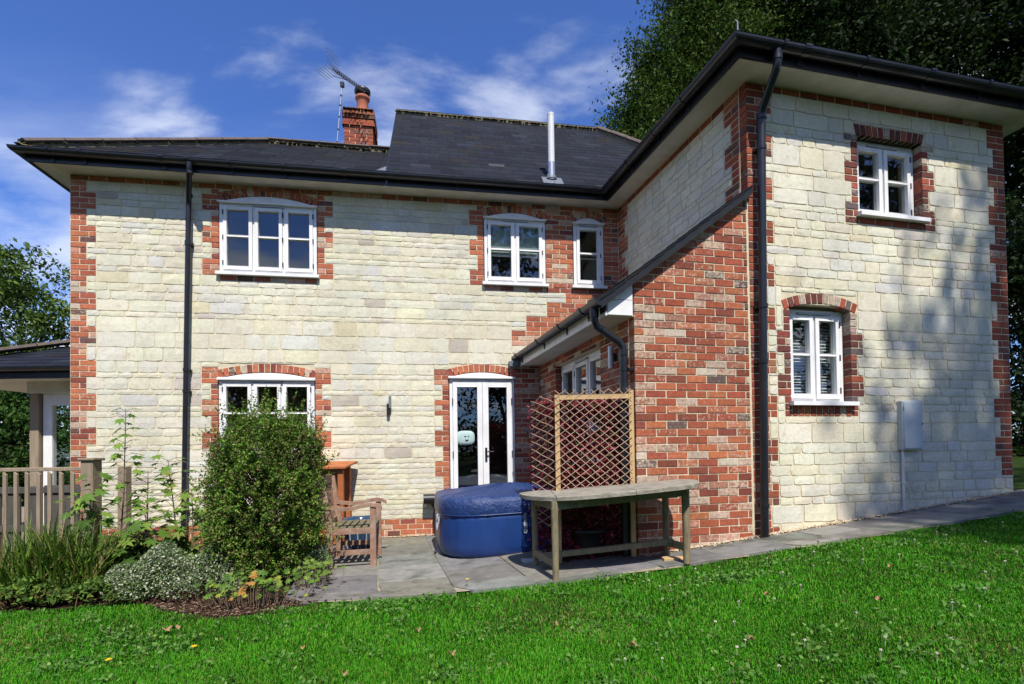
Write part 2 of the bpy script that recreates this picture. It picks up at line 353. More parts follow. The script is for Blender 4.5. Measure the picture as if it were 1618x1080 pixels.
def bricks(wk, s0, s1, z0, z1, pal, origin='L', par=0, depth=.1, clip=None, joint=.0055, proud=0):
    z = z1; i = par
    while z > z0 + .02:
        zb = max(z - PC, z0); w = s1 - s0
        if w < .15: cuts = [0, w]
        else:
            cuts = [0]; x = BL if i % 2 == 0 else BL / 2
            while x < w - .045: cuts.append(x); x += BL
            cuts.append(w)
        if origin == 'R': cuts = [w - c for c in reversed(cuts)]
        for a, b in zip(cuts, cuts[1:]):
            j = joint; t = .0015
            poly = [(s0 + a + j + random.uniform(-t, t), zb + j + random.uniform(-t, t)), (s0 + b - j + random.uniform(-t, t), zb + j + random.uniform(-t, t)),
                    (s0 + b - j + random.uniform(-t, t), z - j + random.uniform(-t, t)), (s0 + a + j + random.uniform(-t, t), z - j + random.uniform(-t, t))]
            if clip:
                for cl in clip: poly = clip_half(poly, *cl)
                if len(poly) < 3 or max(p[1] for p in poly) - min(p[1] for p in poly) < .012: continue
            PIECES.append(('brick', wk, poly, -depth, proud + random.uniform(-.001, .003), pick(pal)))
        z = zb; i += 1
def arch(wk, s0, s1, zs, rise, hgt, pal, bw=.0727, flare=0):
    mid = (s0 + s1) / 2; c = (s1 - s0) / 2; Rr = (c * c + rise * rise) / (2 * rise); zc = zs + rise - Rr
    th = math.asin(c / Rr); n = max(5, round(2 * th * Rr / bw)); n += (n + 1) % 2
    for i in range(n):
        a0 = -th + 2 * th * i / n + .005 / Rr; a1 = -th + 2 * th * (i + 1) / n - .005 / Rr
        P = [(mid + r_ * math.sin(a), zc + r_ * math.cos(a)) for a, r_ in ((a0, Rr + .003), (a1, Rr + .003), (a1, Rr + hgt), (a0, Rr + hgt))]
        PIECES.append(('brick', wk, P, -.1, random.uniform(0, .004), pick(pal)))
def soldiers(wk, s0, s1, z0, z1, pal, lean=0):
    n = round((s1 - s0) / .0727)
    for i in range(n):
        a = s0 + (s1 - s0) * i / n + .005; b = s0 + (s1 - s0) * (i + 1) / n - .005
        k = lean * ((i + .5) / n * 2 - 1)
        PIECES.append(('brick', wk, [(a, z0 + .004), (b, z0 + .004), (b + k, z1 - .004), (a + k, z1 - .004)], -.1, random.uniform(0, .004), pick(pal)))
def stones(wk, S0, S1, locks, obst, hs=(.072, .085, .105, .125, .15), wmul=1.0, rough=1.0):
    for zt, zb_ in zip(locks, locks[1:]):
        rem = zt - zb_; hh = []
        while rem > .03:
            x = random.choice(hs); x = rem if rem - x < .055 else x; hh.append(x); rem -= x
        k = (zt - zb_) / sum(hh); z = zt
        for x in hh:
            z1 = z; z0 = z - x * k; z = z0
            cuts = sorted({S0, S1, *[min(max(v, S0), S1) for o in obst for v in (o[0], o[1]) if o[2] < z1 - .004 and o[3] > z0 + .004]})
            segs = []
            for a, b in zip(cuts, cuts[1:]):
                if b - a < .002: continue
                m = (a + b) / 2; free = [(z0, z1)]
                for o in obst:
                    if o[0] < m < o[1]:
                        nf = []
                        for p, q in free:
                            if o[3] <= p or o[2] >= q: nf.append((p, q)); continue
                            if o[2] > p + .012: nf.append((p, o[2]))
                            if o[3] < q - .012: nf.append((o[3], q))
                        free = nf
                for fz in free:
                    for sg in segs:
                        if abs(sg[1] - a) < 1e-6 and sg[2] == fz: sg[1] = b; break
                    else: segs.append([a, b, fz])
            for a, b, (p, q) in segs:
                s = a
                while s < b - .001:
                    w = random.uniform(.15, .40) * wmul * (.75 + (q - p) * 3)
                    if b - (s + w) < .10: w = b - s
                    if w > .55: w = w / 2
                    j = .0045 * rough
                    PIECES.append(('stone', wk, (s + j, s + w - j, p + j * .8, q - j * .8), -.05, random.uniform(.002, .0055) * rough, pick(PAL_S)))
                    s += w
def piece_geo(mb, W, pc):
    kind, wk, g, d0, d1, col = pc
    if kind == 'brick':
        n = len(g); cs = sum(p[0] for p in g) / n; cz = sum(p[1] for p in g) / n; e = .0035
        def ins(p): 
            L_ = math.hypot(p[0] - cs, p[1] - cz) or 1; return (p[0] - (p[0] - cs) / L_ * e * 1.6, p[1] - (p[1] - cz) / L_ * e * 1.6)
        V = [W(p[0], d0, p[1]) for p in g] + [W(p[0], d1 - e, p[1]) for p in g] + [W(*(lambda q: (q[0], d1, q[1]))(ins(p))) for p in g]
        F = [(i, (i + 1) % n, (i + 1) % n + n, i + n) for i in range(n)] + [(i + n, (i + 1) % n + n, (i + 1) % n + 2 * n, i + 2 * n) for i in range(n)] + [tuple(range(2 * n, 3 * n))]
        mb.add(V, F, col)
    else:
        s0, s1, z0, z1 = g; w = s1 - s0; hh = z1 - z0; nx = 4 if w > .13 else 2; nz = 2; r = random.random
        jt = min(.005, hh * .06); tilt = random.uniform(-.4, .6)
        grid = []; V = []
        for j in range(nz + 1):
            for i in range(nx + 1):
                u, v = i / nx, j / nz; edge = (i in (0, nx)) or (j in (0, nz)); cor = (i in (0, nx)) and (j in (0, nz))
                s = s0 + w * u + random.uniform(-jt, jt) * (1 if i not in (0, nx) else .8); z = z0 + hh * v + random.uniform(-jt, jt)
                if cor: s += (.5 - u) * .012; z += (.5 - v) * min(.010, hh * .12)
                dd = (d1 * random.uniform(.1, .7) if edge else d1 * random.uniform(.6, 1.5)) + tilt * .004 * (v - .5)
                if wk in ('C',) : dd *= .62
                V.append((s, dd, z))
        P = [W(*p) for p in V]; n = len(V)
        ring = [i for i in range(nx + 1)] + [(j + 1) * (nx + 1) - 1 for j in range(1, nz + 1)] + [nz * (nx + 1) + i for i in range(nx - 1, -1, -1)] + [j * (nx + 1) for j in range(nz - 1, 0, -1)]
        P += [W(V[i][0], d0, V[i][2]) for i in ring]
        F = [(j * (nx + 1) + i, j * (nx + 1) + i + 1, (j + 1) * (nx + 1) + i + 1, (j + 1) * (nx + 1) + i) for j in range(nz) for i in range(nx)]
        m = len(ring); F += [(ring[k], n + k, n + (k + 1) % m, ring[(k + 1) % m]) for k in range(m)]
        mb.add(P, F, col)
def backing(W, S0, S1, Z0, Z1, opens, name, th=.28, clip=None):
    mb = MB(); op = [(a - .014, b + .014, c - .004, d + .004) for a, b, c, d in opens]
    cs = sorted({S0, S1, *[v for o in op for v in o[:2] if S0 < v < S1]}); cz = sorted({Z0, Z1, *[v for o in op for v in o[2:] if Z0 < v < Z1]})
    for a, b in zip(cs, cs[1:]):
        for c, d in zip(cz, cz[1:]):
            m, n = (a + b) / 2, (c + d) / 2
            if any(o[0] < m < o[1] and o[2] < n < o[3] for o in op): continue
            poly = [(a, c), (b, c), (b, d), (a, d)]
            if clip: poly = clip_half(poly, *clip)
            if len(poly) >= 3: mb.prism(poly, -.005, -th, W)
    return mb.build(name, M_MORTAR, house)

# ---- openings (s0, s1, z0, z1, arch rise)
W1 = (1.780, 3.030, 3.589, 4.585); W2 = (5.350, 6.262, 3.589, 4.585); W3 = (6.690, 7.160, 3.589, 4.578)
W6 = (1.765, 2.985, 1.195, 2.200); DR = (4.821, 5.765, .03, 2.245)
W4 = (1.352, 2.200, 3.589, 4.462); W5 = (.472, 1.200, 1.600, 2.571)
DW = (.760, 2.190, 1.03, 2.300)
def wopen(o, rise=0): return (o[0], o[1], o[2], o[3] + rise)

# ---- front wall (long one, left)
oA = [wopen(W1, .10), wopen(W2, .085), wopen(W3, .085), wopen(W6, .085), wopen(DR, .075)]
G = [(0, LA, ZS - PC, ZS)]                                       # brick rectangles, also obstacles for the stone
bricks('A', 0, LA, ZS - PC, ZS, PAL_A)
z = ZS - PC; wide = False; k = 0
while z > .25:                                                   # left quoin
    zb = max(z - PC * (3 if k else 2), .22); w = .300 if wide else .190
    bricks('A', 0, w, zb, z, PAL_A, 'L', k % 2); G.append((0, w, zb, z)); wide = not wide; z = zb; k += 1
def jambs(wk, o, top, bot, pal, left=True, right=True, start_wide=True, G=None, nw=.102, ww=.2165, from_bottom=True):
    n = 0; z = bot if from_bottom else top; wide = start_wide
    while (z < top - .01) if from_bottom else (z > bot + .01):
        z2 = min(z + 3 * PC, top) if from_bottom else max(z - 3 * PC, bot)
        a, b = min(z, z2), max(z, z2); w = ww if wide else nw
        if left: bricks(wk, o[0] - w, o[0], a, b, pal, 'L', 0); G.append((o[0] - w, o[0], a, b))
        if right: bricks(wk, o[1], o[1] + w, a, b, pal, 'L', 0); G.append((o[1], o[1] + w, a, b))
        z = z2; wide = not wide
jambs('A', W1, ZS - PC, W1[2], PAL_A, G=G)
jambs('A', W2, ZS - PC, W2[2], PAL_A, right=False, G=G)
jambs('A', W6, 2.353, 1.12, PAL_A, G=G, from_bottom=False)
jambs('A', DR, 2.353, .246, PAL_A, right=False, G=G, from_bottom=False)
for o, rs, h_ in ((W1, .10, .115), (W2, .085, .12), (W3, .085, .12)):
    arch('A', o[0], o[1], o[3], rs, h_, PAL_A); G.append((o[0], o[1], o[3], ZS))
for o, rs in ((W6, .085), (DR, .075)):
    arch('A', o[0], o[1], o[3], rs, .115, PAL_A); G.append((o[0], o[1], o[3], o[3] + rs + .118))
bricks('A', W1[0], W1[1], W1[2] - PC, W1[2], PAL_A); G.append((W1[0], W1[1], W1[2] - PC, W1[2]))
bricks('A', W2[0], W2[1], W2[2] - PC, W2[2], PAL_A); G.append((W2[0], W2[1], W2[2] - PC, W2[2]))
# brick between the small windows and up to the inner corner, then stepping down along the lean-to roof
bricks('A', W2[1], W3[0], W2[2] - PC, ZS - PC, PAL_A, 'L'); G.append((W2[1], W3[0], W2[2] - PC, ZS - PC))
bricks('A', W3[1], LA, W2[2] - PC, ZS - PC, PAL_A, 'R'); G.append((W3[1], LA, W2[2] - PC, ZS - PC))
bricks('A', W3[0], W3[1], W3[2] - PC, W3[2], PAL_A); G.append((W3[0], W3[1], W3[2] - PC, W3[2]))
zt = W2[2] - PC
for s_, n_ in ((6.56, 2), (6.27, 3), (5.955, 3), (5.735, 3)):
    zb = zt - n_ * PC; bricks('A', s_, LA, zb, zt, PAL_A, 'L'); G.append((s_, LA, zb, zt)); zt = zb
zt_step = zt
bricks('A', DR[1], 6.20, .03, zt_step - .26, PAL_G, 'L'); G.append((DR[1], 7.4, 0, zt_step - .26))
bricks('A', 0, DR[0], .246 - 4 * PC, .246, PAL_A, 'L'); G.append((0, DR[0], -.1, .246))
bricks('A', DR[0], DR[1], -.12, .03, PAL_A); 
stones('A', 0, LA, [ZS - PC, 4.53, 4.31, 4.09, 3.88, 3.66, 3.44, 3.22, 3.0, 2.80, 2.60, 2.42, 2.2, 1.98, 1.76, 1.54, 1.32, 1.10, .88, .66, .45, .246], G + [wopen(o) for o in oA])
wallA = backing(WA, 0, LA + .12, -.3, ZS, oA, 'front_wall')
# ---- wing front (right)
oC = [W4, (W5[0], W5[1], W5[2], W5[3] + .06)]
G = [(0, 3.4, ZS - PC, ZS)]
bricks('C', 0, 3.4, ZS - PC, ZS, PAL_R)
z = ZS - PC; wide = True; k = 0
while z > .35:
    zb = z - PC * 3; w = .300 if wide else .205; bricks('C', .003, w, zb, z, PAL_R, 'L', k % 2); G.append((0, w, zb, z)); wide = not wide; z = zb; k += 1
z = ZS - PC; wide = True; k = 0
while z > 1.0:
    zb = z - PC * 3; w = .255 if wide else .170; bricks('C', 3.4 - w, 3.4, zb, z, PAL_R, 'R', k % 2); G.append((3.4 - w, 3.4, zb, z)); wide = not wide; z = zb; k += 1
jambs('C', W4, W4[3] - .0, W4[2] - PC, PAL_K, G=G, nw=.090, ww=.175, start_wide=True)
jambs('C', W5, W5[3], W5[2] - .11, PAL_K, G=G, nw=.085, ww=.165, from_bottom=False, start_wide=False)
soldiers('C', W4[0] - .02, W4[1] + .02, W4[3], W4[3] + .115, PAL_K, .03); G.append((W4[0] - .06, W4[1] + .06, W4[3], W4[3] + .115))
arch('C', W5[0] - .07, W5[1] + .07, W5[3] - .012, .085, .105, PAL_K, .072); G.append((W5[0] - .1, W5[1] + .1, W5[3] - .0, W5[3] + .175))
bricks('C', W4[0], W4[1], W4[2] - PC, W4[2], PAL_R); G.append((W4[0], W4[1], W4[2] - PC, W4[2]))
soldiers('C', W5[0], W5[1], W5[2] - .11, W5[2], PAL_G); G.append((W5[0], W5[1], W5[2] - .11, W5[2]))
stones('C', 0, 3.4, [ZS - PC, 4.60, 4.44, 4.25, 4.03, 3.80, 3.589, 3.40, 3.2, 3.0, 2.8, 2.6, 2.4, 2.2, 2.0, 1.8, 1.62, 1.42, 1.22, 1.0, .8], G + oC, hs=(.075, .09, .105, .15, .19))
stones('C', 0, 3.4, [.8, .60, .42, .2], G, hs=(.09, .12, .16), wmul=.8, rough=1.7)
wallC = backing(WC, .018, 3.4, -.1, ZS, oC, 'wing_wall')
# ---- brick gable end of the lean-to (in line with the wing front)
GS = .75; GZ = 2.735                                               # underside of the verge: z = GZ + GS*(s+1.23)
bricks('G', -1.25, -.012, .06, 3.70, PAL_G, 'L', 0, clip=[(-GS, 1, GZ + GS * 1.23)], joint=.0052)
wallG = backing(WC, -1.236, .018, -.1, 3.72, [], 'lean_to_gable', clip=(-GS, 1, GZ + GS * 1.23))
# ---- wing side above the lean-to
G = [(0, 2.83, ZS - PC, ZS)]
bricks('B', .105, 2.83, ZS - PC, ZS, PAL_R, 'L')
z = ZS - PC; wide = True; k = 0
while z > 3.6:
    zb = z - PC * 3; w = .335 if wide else .225
    bricks('B', .105, w, zb, z, PAL_R, 'L', k % 2); G.append((0, w, zb, z))
    w = .30 if wide else .21
    bricks('B', 2.82 - w, 2.82, zb, z, PAL_A, 'R', k % 2); G.append((2.82 - w, 2.83, zb, z)); wide = not wide; z = zb; k += 1
stones('B', 0, 2.82, [ZS - PC, 4.55, 4.35, 4.15, 3.97, 3.78, 3.62], G, hs=(.08, .10, .12))
wallB = backing(WB, .10, 2.86, 2.2, ZS, [], 'wing_side_wall')
# ---- lean-to side with its window
oD = [DW]
G = []
for a, b, c, d in ((.103, DW[0], 0, 2.42), (DW[1], 2.92, 0, 2.42), (DW[0], DW[1], 0, DW[2]), (DW[0], DW[1], DW[3], 2.42)):
    bricks('D', a, b, c, d, PAL_G, 'R' if a < .2 else 'L')
wallD = backing(WD, .10, 2.91, -.1, 2.42, oD, 'lean_to_side_wall')
# ---- left return of the house
G = []; z = ZS; k = 0
stones('L', .105, 5.0, [ZS, 4.3, 3.8, 3.3, 2.8, 2.3, 1.8, 1.3, .8, .3, 0], [], hs=(.1, .15))
wallL = backing(WL, .10, 5.0, -.3, ZS, [], 'left_return_wall')
mb = MB()
Wr = Wall(WC(3.4, 0, 0)[:2], YC + R(90), 1)
mb.prism([(.29, -.1), (6, -.1), (6, ZS), (.29, ZS)], -.005, -.28, Wr)
mb.build('right_return_wall', M_MORTAR, house)

WALLS = {'A': (WA, wallA), 'C': (WC, wallC), 'G': (WC, wallG), 'B': (WB, wallB), 'D': (WD, wallD), 'L': (WL, wallL)}
def px_size(W, g, kind):
    if kind == 'stone': pts = [(g[0], g[2]), (g[1], g[2]), (g[1], g[3]), (g[0], g[3])]
    else: pts = g
    q = [screen(W(p[0], 0, p[1])) for p in pts]
    if any(p is None for p in q): return 0
    if not any(0 < p[0] < 1618 and 0 < p[1] < 1080 for p in q): return 0
    return abs(sum(q[i][0] * q[(i + 1) % len(q)][1] - q[(i + 1) % len(q)][0] * q[i][1] for i in range(len(q)))) / 2
for kind, m, stuff in (('brick', M_BRICK, 'brickwork'), ('stone', M_STONE, 'stonework')):
    L_ = [p for p in PIECES if p[0] == kind]
    L_.sort(key=lambda p: -(px_size(WALLS[p[1]][0], p[2], kind) * (0 if p[1] in ('L',) else .2 if p[1] == 'D' else 1)))
    for p in L_[:298]:
        mb = MB(); piece_geo(mb, WALLS[p[1]][0], p); mb.build(kind, m, WALLS[p[1]][1])
    rest = {}
    for p in L_[298:]: piece_geo(rest.setdefault(p[1], MB()), WALLS[p[1]][0], p)
    for wk, mb in rest.items():
        o = mb.build(stuff, m, WALLS[wk][1]); o['kind'] = 'stuff'

# ------------------------------------------------------------------ windows
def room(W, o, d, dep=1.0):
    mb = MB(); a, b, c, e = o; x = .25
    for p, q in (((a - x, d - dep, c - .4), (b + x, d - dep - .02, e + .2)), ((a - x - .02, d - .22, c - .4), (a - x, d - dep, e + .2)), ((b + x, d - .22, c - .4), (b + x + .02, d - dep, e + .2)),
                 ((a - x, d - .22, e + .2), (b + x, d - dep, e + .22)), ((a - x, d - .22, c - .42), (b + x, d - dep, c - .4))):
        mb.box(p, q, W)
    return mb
def window(W, o, nl, d, rise=0, hood=True, bar=.535, jamb=.048, hinges='LRR', vent=True, name='window', sill=True, label=None, bars=True):
    s0, s1, z0, z1 = o; zb = z0 + (.045 if sill else 0)
    fr = MB(); t = .065
    fr.box((s0 + .003, d, zb), (s0 + jamb, d - t, z1), W, .004); fr.box((s1 - jamb, d, zb), (s1 - .003, d - t, z1), W, .004)
    fr.box((s0 + jamb, d - .001, z1 - .055), (s1 - jamb, d - t, z1 - .001), W, .004); fr.box((s0 + jamb, d - .001, zb), (s1 - jamb, d - t, zb + .032), W, .004)
    wl = (s1 - s0 - 2 * jamb) / nl
    for i in range(1, nl): x = s0 + jamb + wl * i; fr.box((x - .012, d - .002, zb + .032), (x + .012, d - t, z1 - .055), W, .003)
    if rise:
        c = (s1 - s0) / 2 - .006; Rr = (c * c + rise * rise) / (2 * rise); mid = (s0 + s1) / 2; zc = z1 + rise - Rr; th = math.asin(c / Rr)
        arc = [(mid + Rr * math.sin(th - 2 * th * k / 14), zc + Rr * math.cos(th - 2 * th * k / 14) - .004) for k in range(15)]
        fr.prism(arc, d + .004, d - t, W)
    win = fr.build(name, M_WHITE, house)
    if label: win['label'] = label
    if hood:
        mb = MB(); P = [(s0 - .012, z1 - .022), (s1 + .012, z1 - .022), (s1 + .012, z1 + .004), (s0 - .012, z1 + .004)]
        mb.hexa([W(P[0][0], d - .01, P[0][1]), W(P[1][0], d - .01, P[1][1]), W(P[1][0], d + .05, P[1][1]), W(P[0][0], d + .05, P[0][1]),
                 W(P[3][0], d - .01, P[3][1] + .02), W(P[2][0], d - .01, P[2][1] + .02), W(P[2][0], d + .052, P[2][1] - .006), W(P[3][0], d + .052, P[3][1] - .006)])
        mb.build('drip_moulding', M_WHITE, win)
    if vent:
        m = (s0 + s1) / 2; mb = MB(); w = min(.2, (s1 - s0) * .3); mb.box((m - w, d + .022, z1 - .048), (m + w, d + .0, z1 - .028), W, .003); mb.build('trickle_vent', M_GREYP, win)
    if sill:
        mb = MB(); mb.hexa([W(s0 - .035, d - .07, z0), W(s1 + .035, d - .07, z0), W(s1 + .035, .062, z0), W(s0 - .035, .062, z0),
                            W(s0 - .035, d - .07, z0 + .052), W(s1 + .035, d - .07, z0 + .052), W(s1 + .035, .062, z0 + .040), W(s0 - .035, .062, z0 + .040)])
        mb.build('sill', M_WHITE, win)
    for i in range(nl):
        a = s0 + jamb + wl * i + (.014 if i else .003); b = s0 + jamb + wl * (i + 1) - (.014 if i < nl - 1 else .003)
        c, e = zb + .036, z1 - .059; st = .046; D1, D0 = d + .014, d - .045
        cm = MB(); cm.box((a, D1, c), (a + st, D0, e), W, .004); cm.box((b - st, D1, c), (b, D0, e), W, .004)
        cm.box((a + st, D1 - .001, e - st), (b - st, D0, e - .001), W, .004); cm.box((a + st, D1 - .001, c + .001), (b - st, D0, c + st + .006), W, .004)
        cs = cm.build('casement', M_WHITE, win)
        zm = c + (e - c) * bar
        if bars: gb = MB(); gb.box((a + st, D1 - .004, zm - .014), (b - st, D0, zm + .014), W, .005); gb.build('glazing_bar', M_WHITE, win)
        for p, q in (((zm + .014, e - st), (c + st + .006, zm - .014)) if bars else ((c + st + .006, e - st),)):
            g = MB(); g.box((a + st, d - .018, p), (b - st, d - .022, q), W); g.build('pane', M_GLASS, win)
        x = a - .002 if hinges[i] == 'L' else b + .002
        for zf in (.1, .5, .9):
            hm = MB(); zz = c + (e - c) * zf; hm.box((x - .007, D1 + .004, zz - .032), (x + .007, D1 - .012, zz + .032), W, .002); hm.build('hinge', M_IRON, win)
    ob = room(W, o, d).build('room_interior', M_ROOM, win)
    return win
w1 = window(WA, W1, 3, .0, .10, hinges='LRR', label='upper three light window over the climbing shrub')
w2 = window(WA, W2, 2, .0, .085, hinges='LR', label='upper two light window with a half drawn roller blind')
w3 = window(WA, W3, 1, .0, .085, hinges='R', label='narrow upper window by the inner corner')
w6 = window(WA, W6, 3, .0, .085, hinges='LRR', label='ground floor three light window behind the shrub')
w4 = window(WC, W4, 2, -.10, 0, hood=False, hinges='LR', label='upper wing window in a dark brick reveal')
w5 = window(WC, (W5[0], W5[1], W5[2], W5[3] + .03), 2, -.10, 0, hood=False, hinges='LR', label='lower wing window with venetian blinds')
w7 = window(WD, DW, 3, -.085, 0, hood=False, hinges='LRR', bar=.5, sill=True, bars=False, label='side window of the lean-to behind the trellis')
def wbox(W, a, b, name, m, par, bev=0, label=None):
    mb = MB(); mb.box(a, b, W, bev); o = mb.build(name, m, par)
    if label: o['label'] = label
    return o
# things seen inside
for a, b in ((5.43, 5.80), (5.84, 6.19)):
    wbox(WA, (a, -.075, 4.07), (b, -.08, 4.50), 'roller_blind', M_BLIND, w2)
    wbox(WA, (a, -.065, 4.045), (b - .03, -.08, 4.07), 'blind_rail', M_WHITE, w2)
wbox(WA, (2.26, -.07, 3.66), (2.59, -.075, 3.725), 'folded_blind', M_BLINDW, w1)
wbox(WA, (6.72, -.07, 4.06), (7.1, -.075, 4.08), 'blind_rail', M_WHITE, w3)
mb = MB(); mb.lathe([(.03, 0), (.055, .02), (.065, .05), (.05, .052)], WA(6.06, -.16, 3.65), 14); mb.build('bowl', M_GLAZE, w2)
for i in range(27):
    z = 1.69 + i * .0315; mb = MB()
    tl = .021 if i % 5 else .012
    mb.hexa([WC(.53, -.235, z), WC(1.15, -.235, z), WC(1.15, -.205, z - tl), WC(.53, -.205, z - tl), WC(.53, -.235, z + .002), WC(1.15, -.235, z + .002), WC(1.15, -.205, z + .002 - tl), WC(.53, -.205, z + .002 - tl)])
    mb.build('venetian_slat', M_SLATB, w5)
for s_ in (.62, 1.03): wbox(WC, (s_, -.203, 1.68), (s_ + .003, -.206, 2.56), 'blind_cord', M_SLATB, w5)

# ------------------------------------------------------------------ french doors
s0, s1, z0, z1 = DR; zs = 2.245
fr = MB(); t = .07; j = .045
fr.box((s0 + .003, 0, z0), (s0 + j, -t, z1), WA, .004); fr.box((s1 - j, 0, z0), (s1 - .003, -t, z1), WA, .004)
fr.box((s0 + j, -.001, z1 - .05), (s1 - j, -t, z1 - .001), WA, .004); fr.box((s0 + j, .01, z0), (s1 - j, -t, z0 + .04), WA, .004)
rise = .075; c = (s1 - s0) / 2 - .006; Rr = (c * c + rise * rise) / (2 * rise); mid = (s0 + s1) / 2; zc = z1 + rise - Rr; th = math.asin(c / Rr)
fr.prism([(mid + Rr * math.sin(th - 2 * th * k / 14), zc + Rr * math.cos(th - 2 * th * k / 14) - .004) for k in range(15)], .006, -t, WA)
door = fr.build('french_doors', M_WHITE, house); door['label'] = 'white double doors with full height glass'
mb = MB(); mb.hexa([WA(s0 - .012, -.01, z1 - .02), WA(s1 + .012, -.01, z1 - .02), WA(s1 + .012, .05, z1 - .02), WA(s0 - .012, .05, z1 - .02),
                    WA(s0 - .012, -.01, z1 + .022), WA(s1 + .012, -.01, z1 + .022), WA(s1 + .012, .052, z1 - .004), WA(s0 - .012, .052, z1 - .004)]); mb.build('drip_moulding', M_WHITE, door)
for i in (0, 1):
    a = s0 + j + .003 if i == 0 else mid + .002; b = mid - .002 if i == 0 else s1 - j - .003
    c_, e = z0 + .045, z1 - .054; sl, sr = (.062, .072) if i == 0 else (.085, .068)
    lf = MB(); lf.box((a, .014, c_), (a + sl, -.045, e), WA, .004); lf.box((b - sr, .014, c_), (b, -.045, e), WA, .004)
    lf.box((a + sl, .013, e - .085), (b - sr, -.045, e - .001), WA, .004); lf.box((a + sl, .013, c_ + .001), (b - sr, -.045, c_ + .17), WA, .004)
    lf.build('door_leaf', M_WHITE, door)
    g = MB(); g.box((a + sl, -.018, c_ + .17), (b - sr, -.022, e - .085), WA); g.build('pane', M_GLASS, door)
    x = a - .002 if i == 0 else b + .002
    for zf in (.12, .5, .86):
        zz = c_ + (e - c_) * zf; wbox(WA, (x - .007, .018, zz - .05), (x + .007, .004, zz + .05), 'hinge', M_IRON, door, .002)
mb = MB(); mb.box((mid + .03, .022, 1.03), (mid + .062, .014, 1.23), WA, .003); mb.tube([WA(mid + .046, .02, 1.17), WA(mid + .046, .06, 1.17), WA(mid + .15, .062, 1.172)], .009, 8); mb.build('handle', M_IRON, door)
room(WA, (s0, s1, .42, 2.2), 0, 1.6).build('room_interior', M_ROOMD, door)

# ------------------------------------------------------------------ eaves: soffit, fascia, gutter
def isect(p, u, q, v):
    d = u.x * v.y - u.y * v.x; w = q - p; t = (w.x * v.y - w.y * v.x) / d; return p + u * t
LINES = [(WL, 4.6), (WA, 0), (WB, 0), (WC, 0), (Wr, 0)]
def eave_pts(o):
    L_ = [(W.p + W.o * o, W.u) for W, _ in LINES]
    L_[4] = (Wr.p + (Wr.o * o if Wr.o.dot(WC.u) > 0 else -Wr.o * o), Wr.u)
    pts = [L_[0][0] + L_[0][1] * 4.8]
    for i in range(4): pts.append(isect(*L_[i], *L_[i + 1]))
    pts.append(L_[4][0] + L_[4][1] * 5.5)
    return pts
def eave_sweep(mb, prof, i0=0, i1=5, col=(1, 1, 1, 1), smooth=False):
    rows = [[(q.x, q.y, z) for q in eave_pts(o)] for o, z in prof]
    for s_ in range(i0, i1):
        for k in range(len(prof) - 1):
            mb.add([rows[k][s_], rows[k][s_ + 1], rows[k + 1][s_ + 1], rows[k + 1][s_]], [(0, 1, 2, 3)], col, smooth)
OV = .285
mb = MB()
for k in range(5):
    mb = MB(); eave_sweep(mb, [(-.02, ZS + .002), (OV - .012, ZS + .002), (OV - .012, ZS + .02), (-.02, ZS + .02)], k, k + 1); mb.build('soffit', M_SOFFIT, house)
    mb = MB(); eave_sweep(mb, [(OV - .012, ZS - .018), (OV + .012, ZS - .018), (OV + .012, ZS + .105), (OV - .012, ZS + .105), (OV - .012, ZS - .018)], k, k + 1); mb.build('fascia', M_BLACK, house)
GO = OV + .014; GR = .062; GZT = ZS + .100
GUT = []
for k in range(5):
    mb = MB(); pr_ = [(GO + GR + GR * math.cos(math.pi * (1 - i / 10)), GZT - GR * .95 * math.sin(math.pi * i / 10)) for i in range(11)]
    pr_ = pr_ + [(pr_[-1][0] + .004, GZT + .004), (pr_[-1][0] - .006, GZT + .004)] + [(GO + GR + (GR - .006) * math.cos(math.pi * i / 8), GZT - (GR - .006) * .95 * math.sin(math.pi * i / 8)) for i in range(9)]
    eave_sweep(mb, pr_, k, k + 1, smooth=True); g = mb.build('gutter', M_BLACK, house); GUT.append(g)
def gutter_ring(W, s, par, a=.012, base=None, name='gutter_bracket', z=None, go=None):
    zt = GZT if z is None else z; go_ = GO if go is None else go
    mb = MB(); rr = GR + .006
    P0 = [(go_ + GR + rr * math.cos(math.pi * (1 - i / 8)), zt - rr * .95 * math.sin(math.pi * i / 8)) for i in range(9)]
    for i in range(8):
        p, q = P0[i], P0[i + 1]; mb.add([W(s - a, p[0], p[1]), W(s + a, p[0], p[1]), W(s + a, q[0], q[1]), W(s - a, q[0], q[1])], [(0, 1, 2, 3)])
    for sx in (-a, a):
        mb.add([W(s + sx, *p) for p in P0] + [W(s + sx, go_ + GR, zt)], [tuple(range(10))])
    mb.box((s - a, go_ - .004, zt - .11), (s + a, go_ + .012, zt), W)
    mb.box((s - a, go_ + 2 * GR - .004, zt - .01), (s + a, go_ + 2 * GR + .009, zt + .008), W)
    mb.build(name, M_BLACK, par)
for s_, a in ((.0 , .012), (.35, .02), (1.25, .03), (1.55, .03), (2.05, .012), (2.7, .012), (3.45, .035), (4.15, .012), (4.95, .012), (5.7, .012), (6.3, .012), (6.9, .012)): gutter_ring(WA, s_, GUT[1], a)
for s_ in (.5, 1.1, 1.75, 2.2): gutter_ring(WB, s_, GUT[2], .014)
for s_, a in ((.12, .015), (.37, .035), (1.05, .015), (1.85, .03), (2.6, .015), (3.2, .015)): gutter_ring(WC, s_, GUT[3], a)
for s_ in (1.0, 2.0, 3.0): gutter_ring(WL, s_, GUT[0], .015)

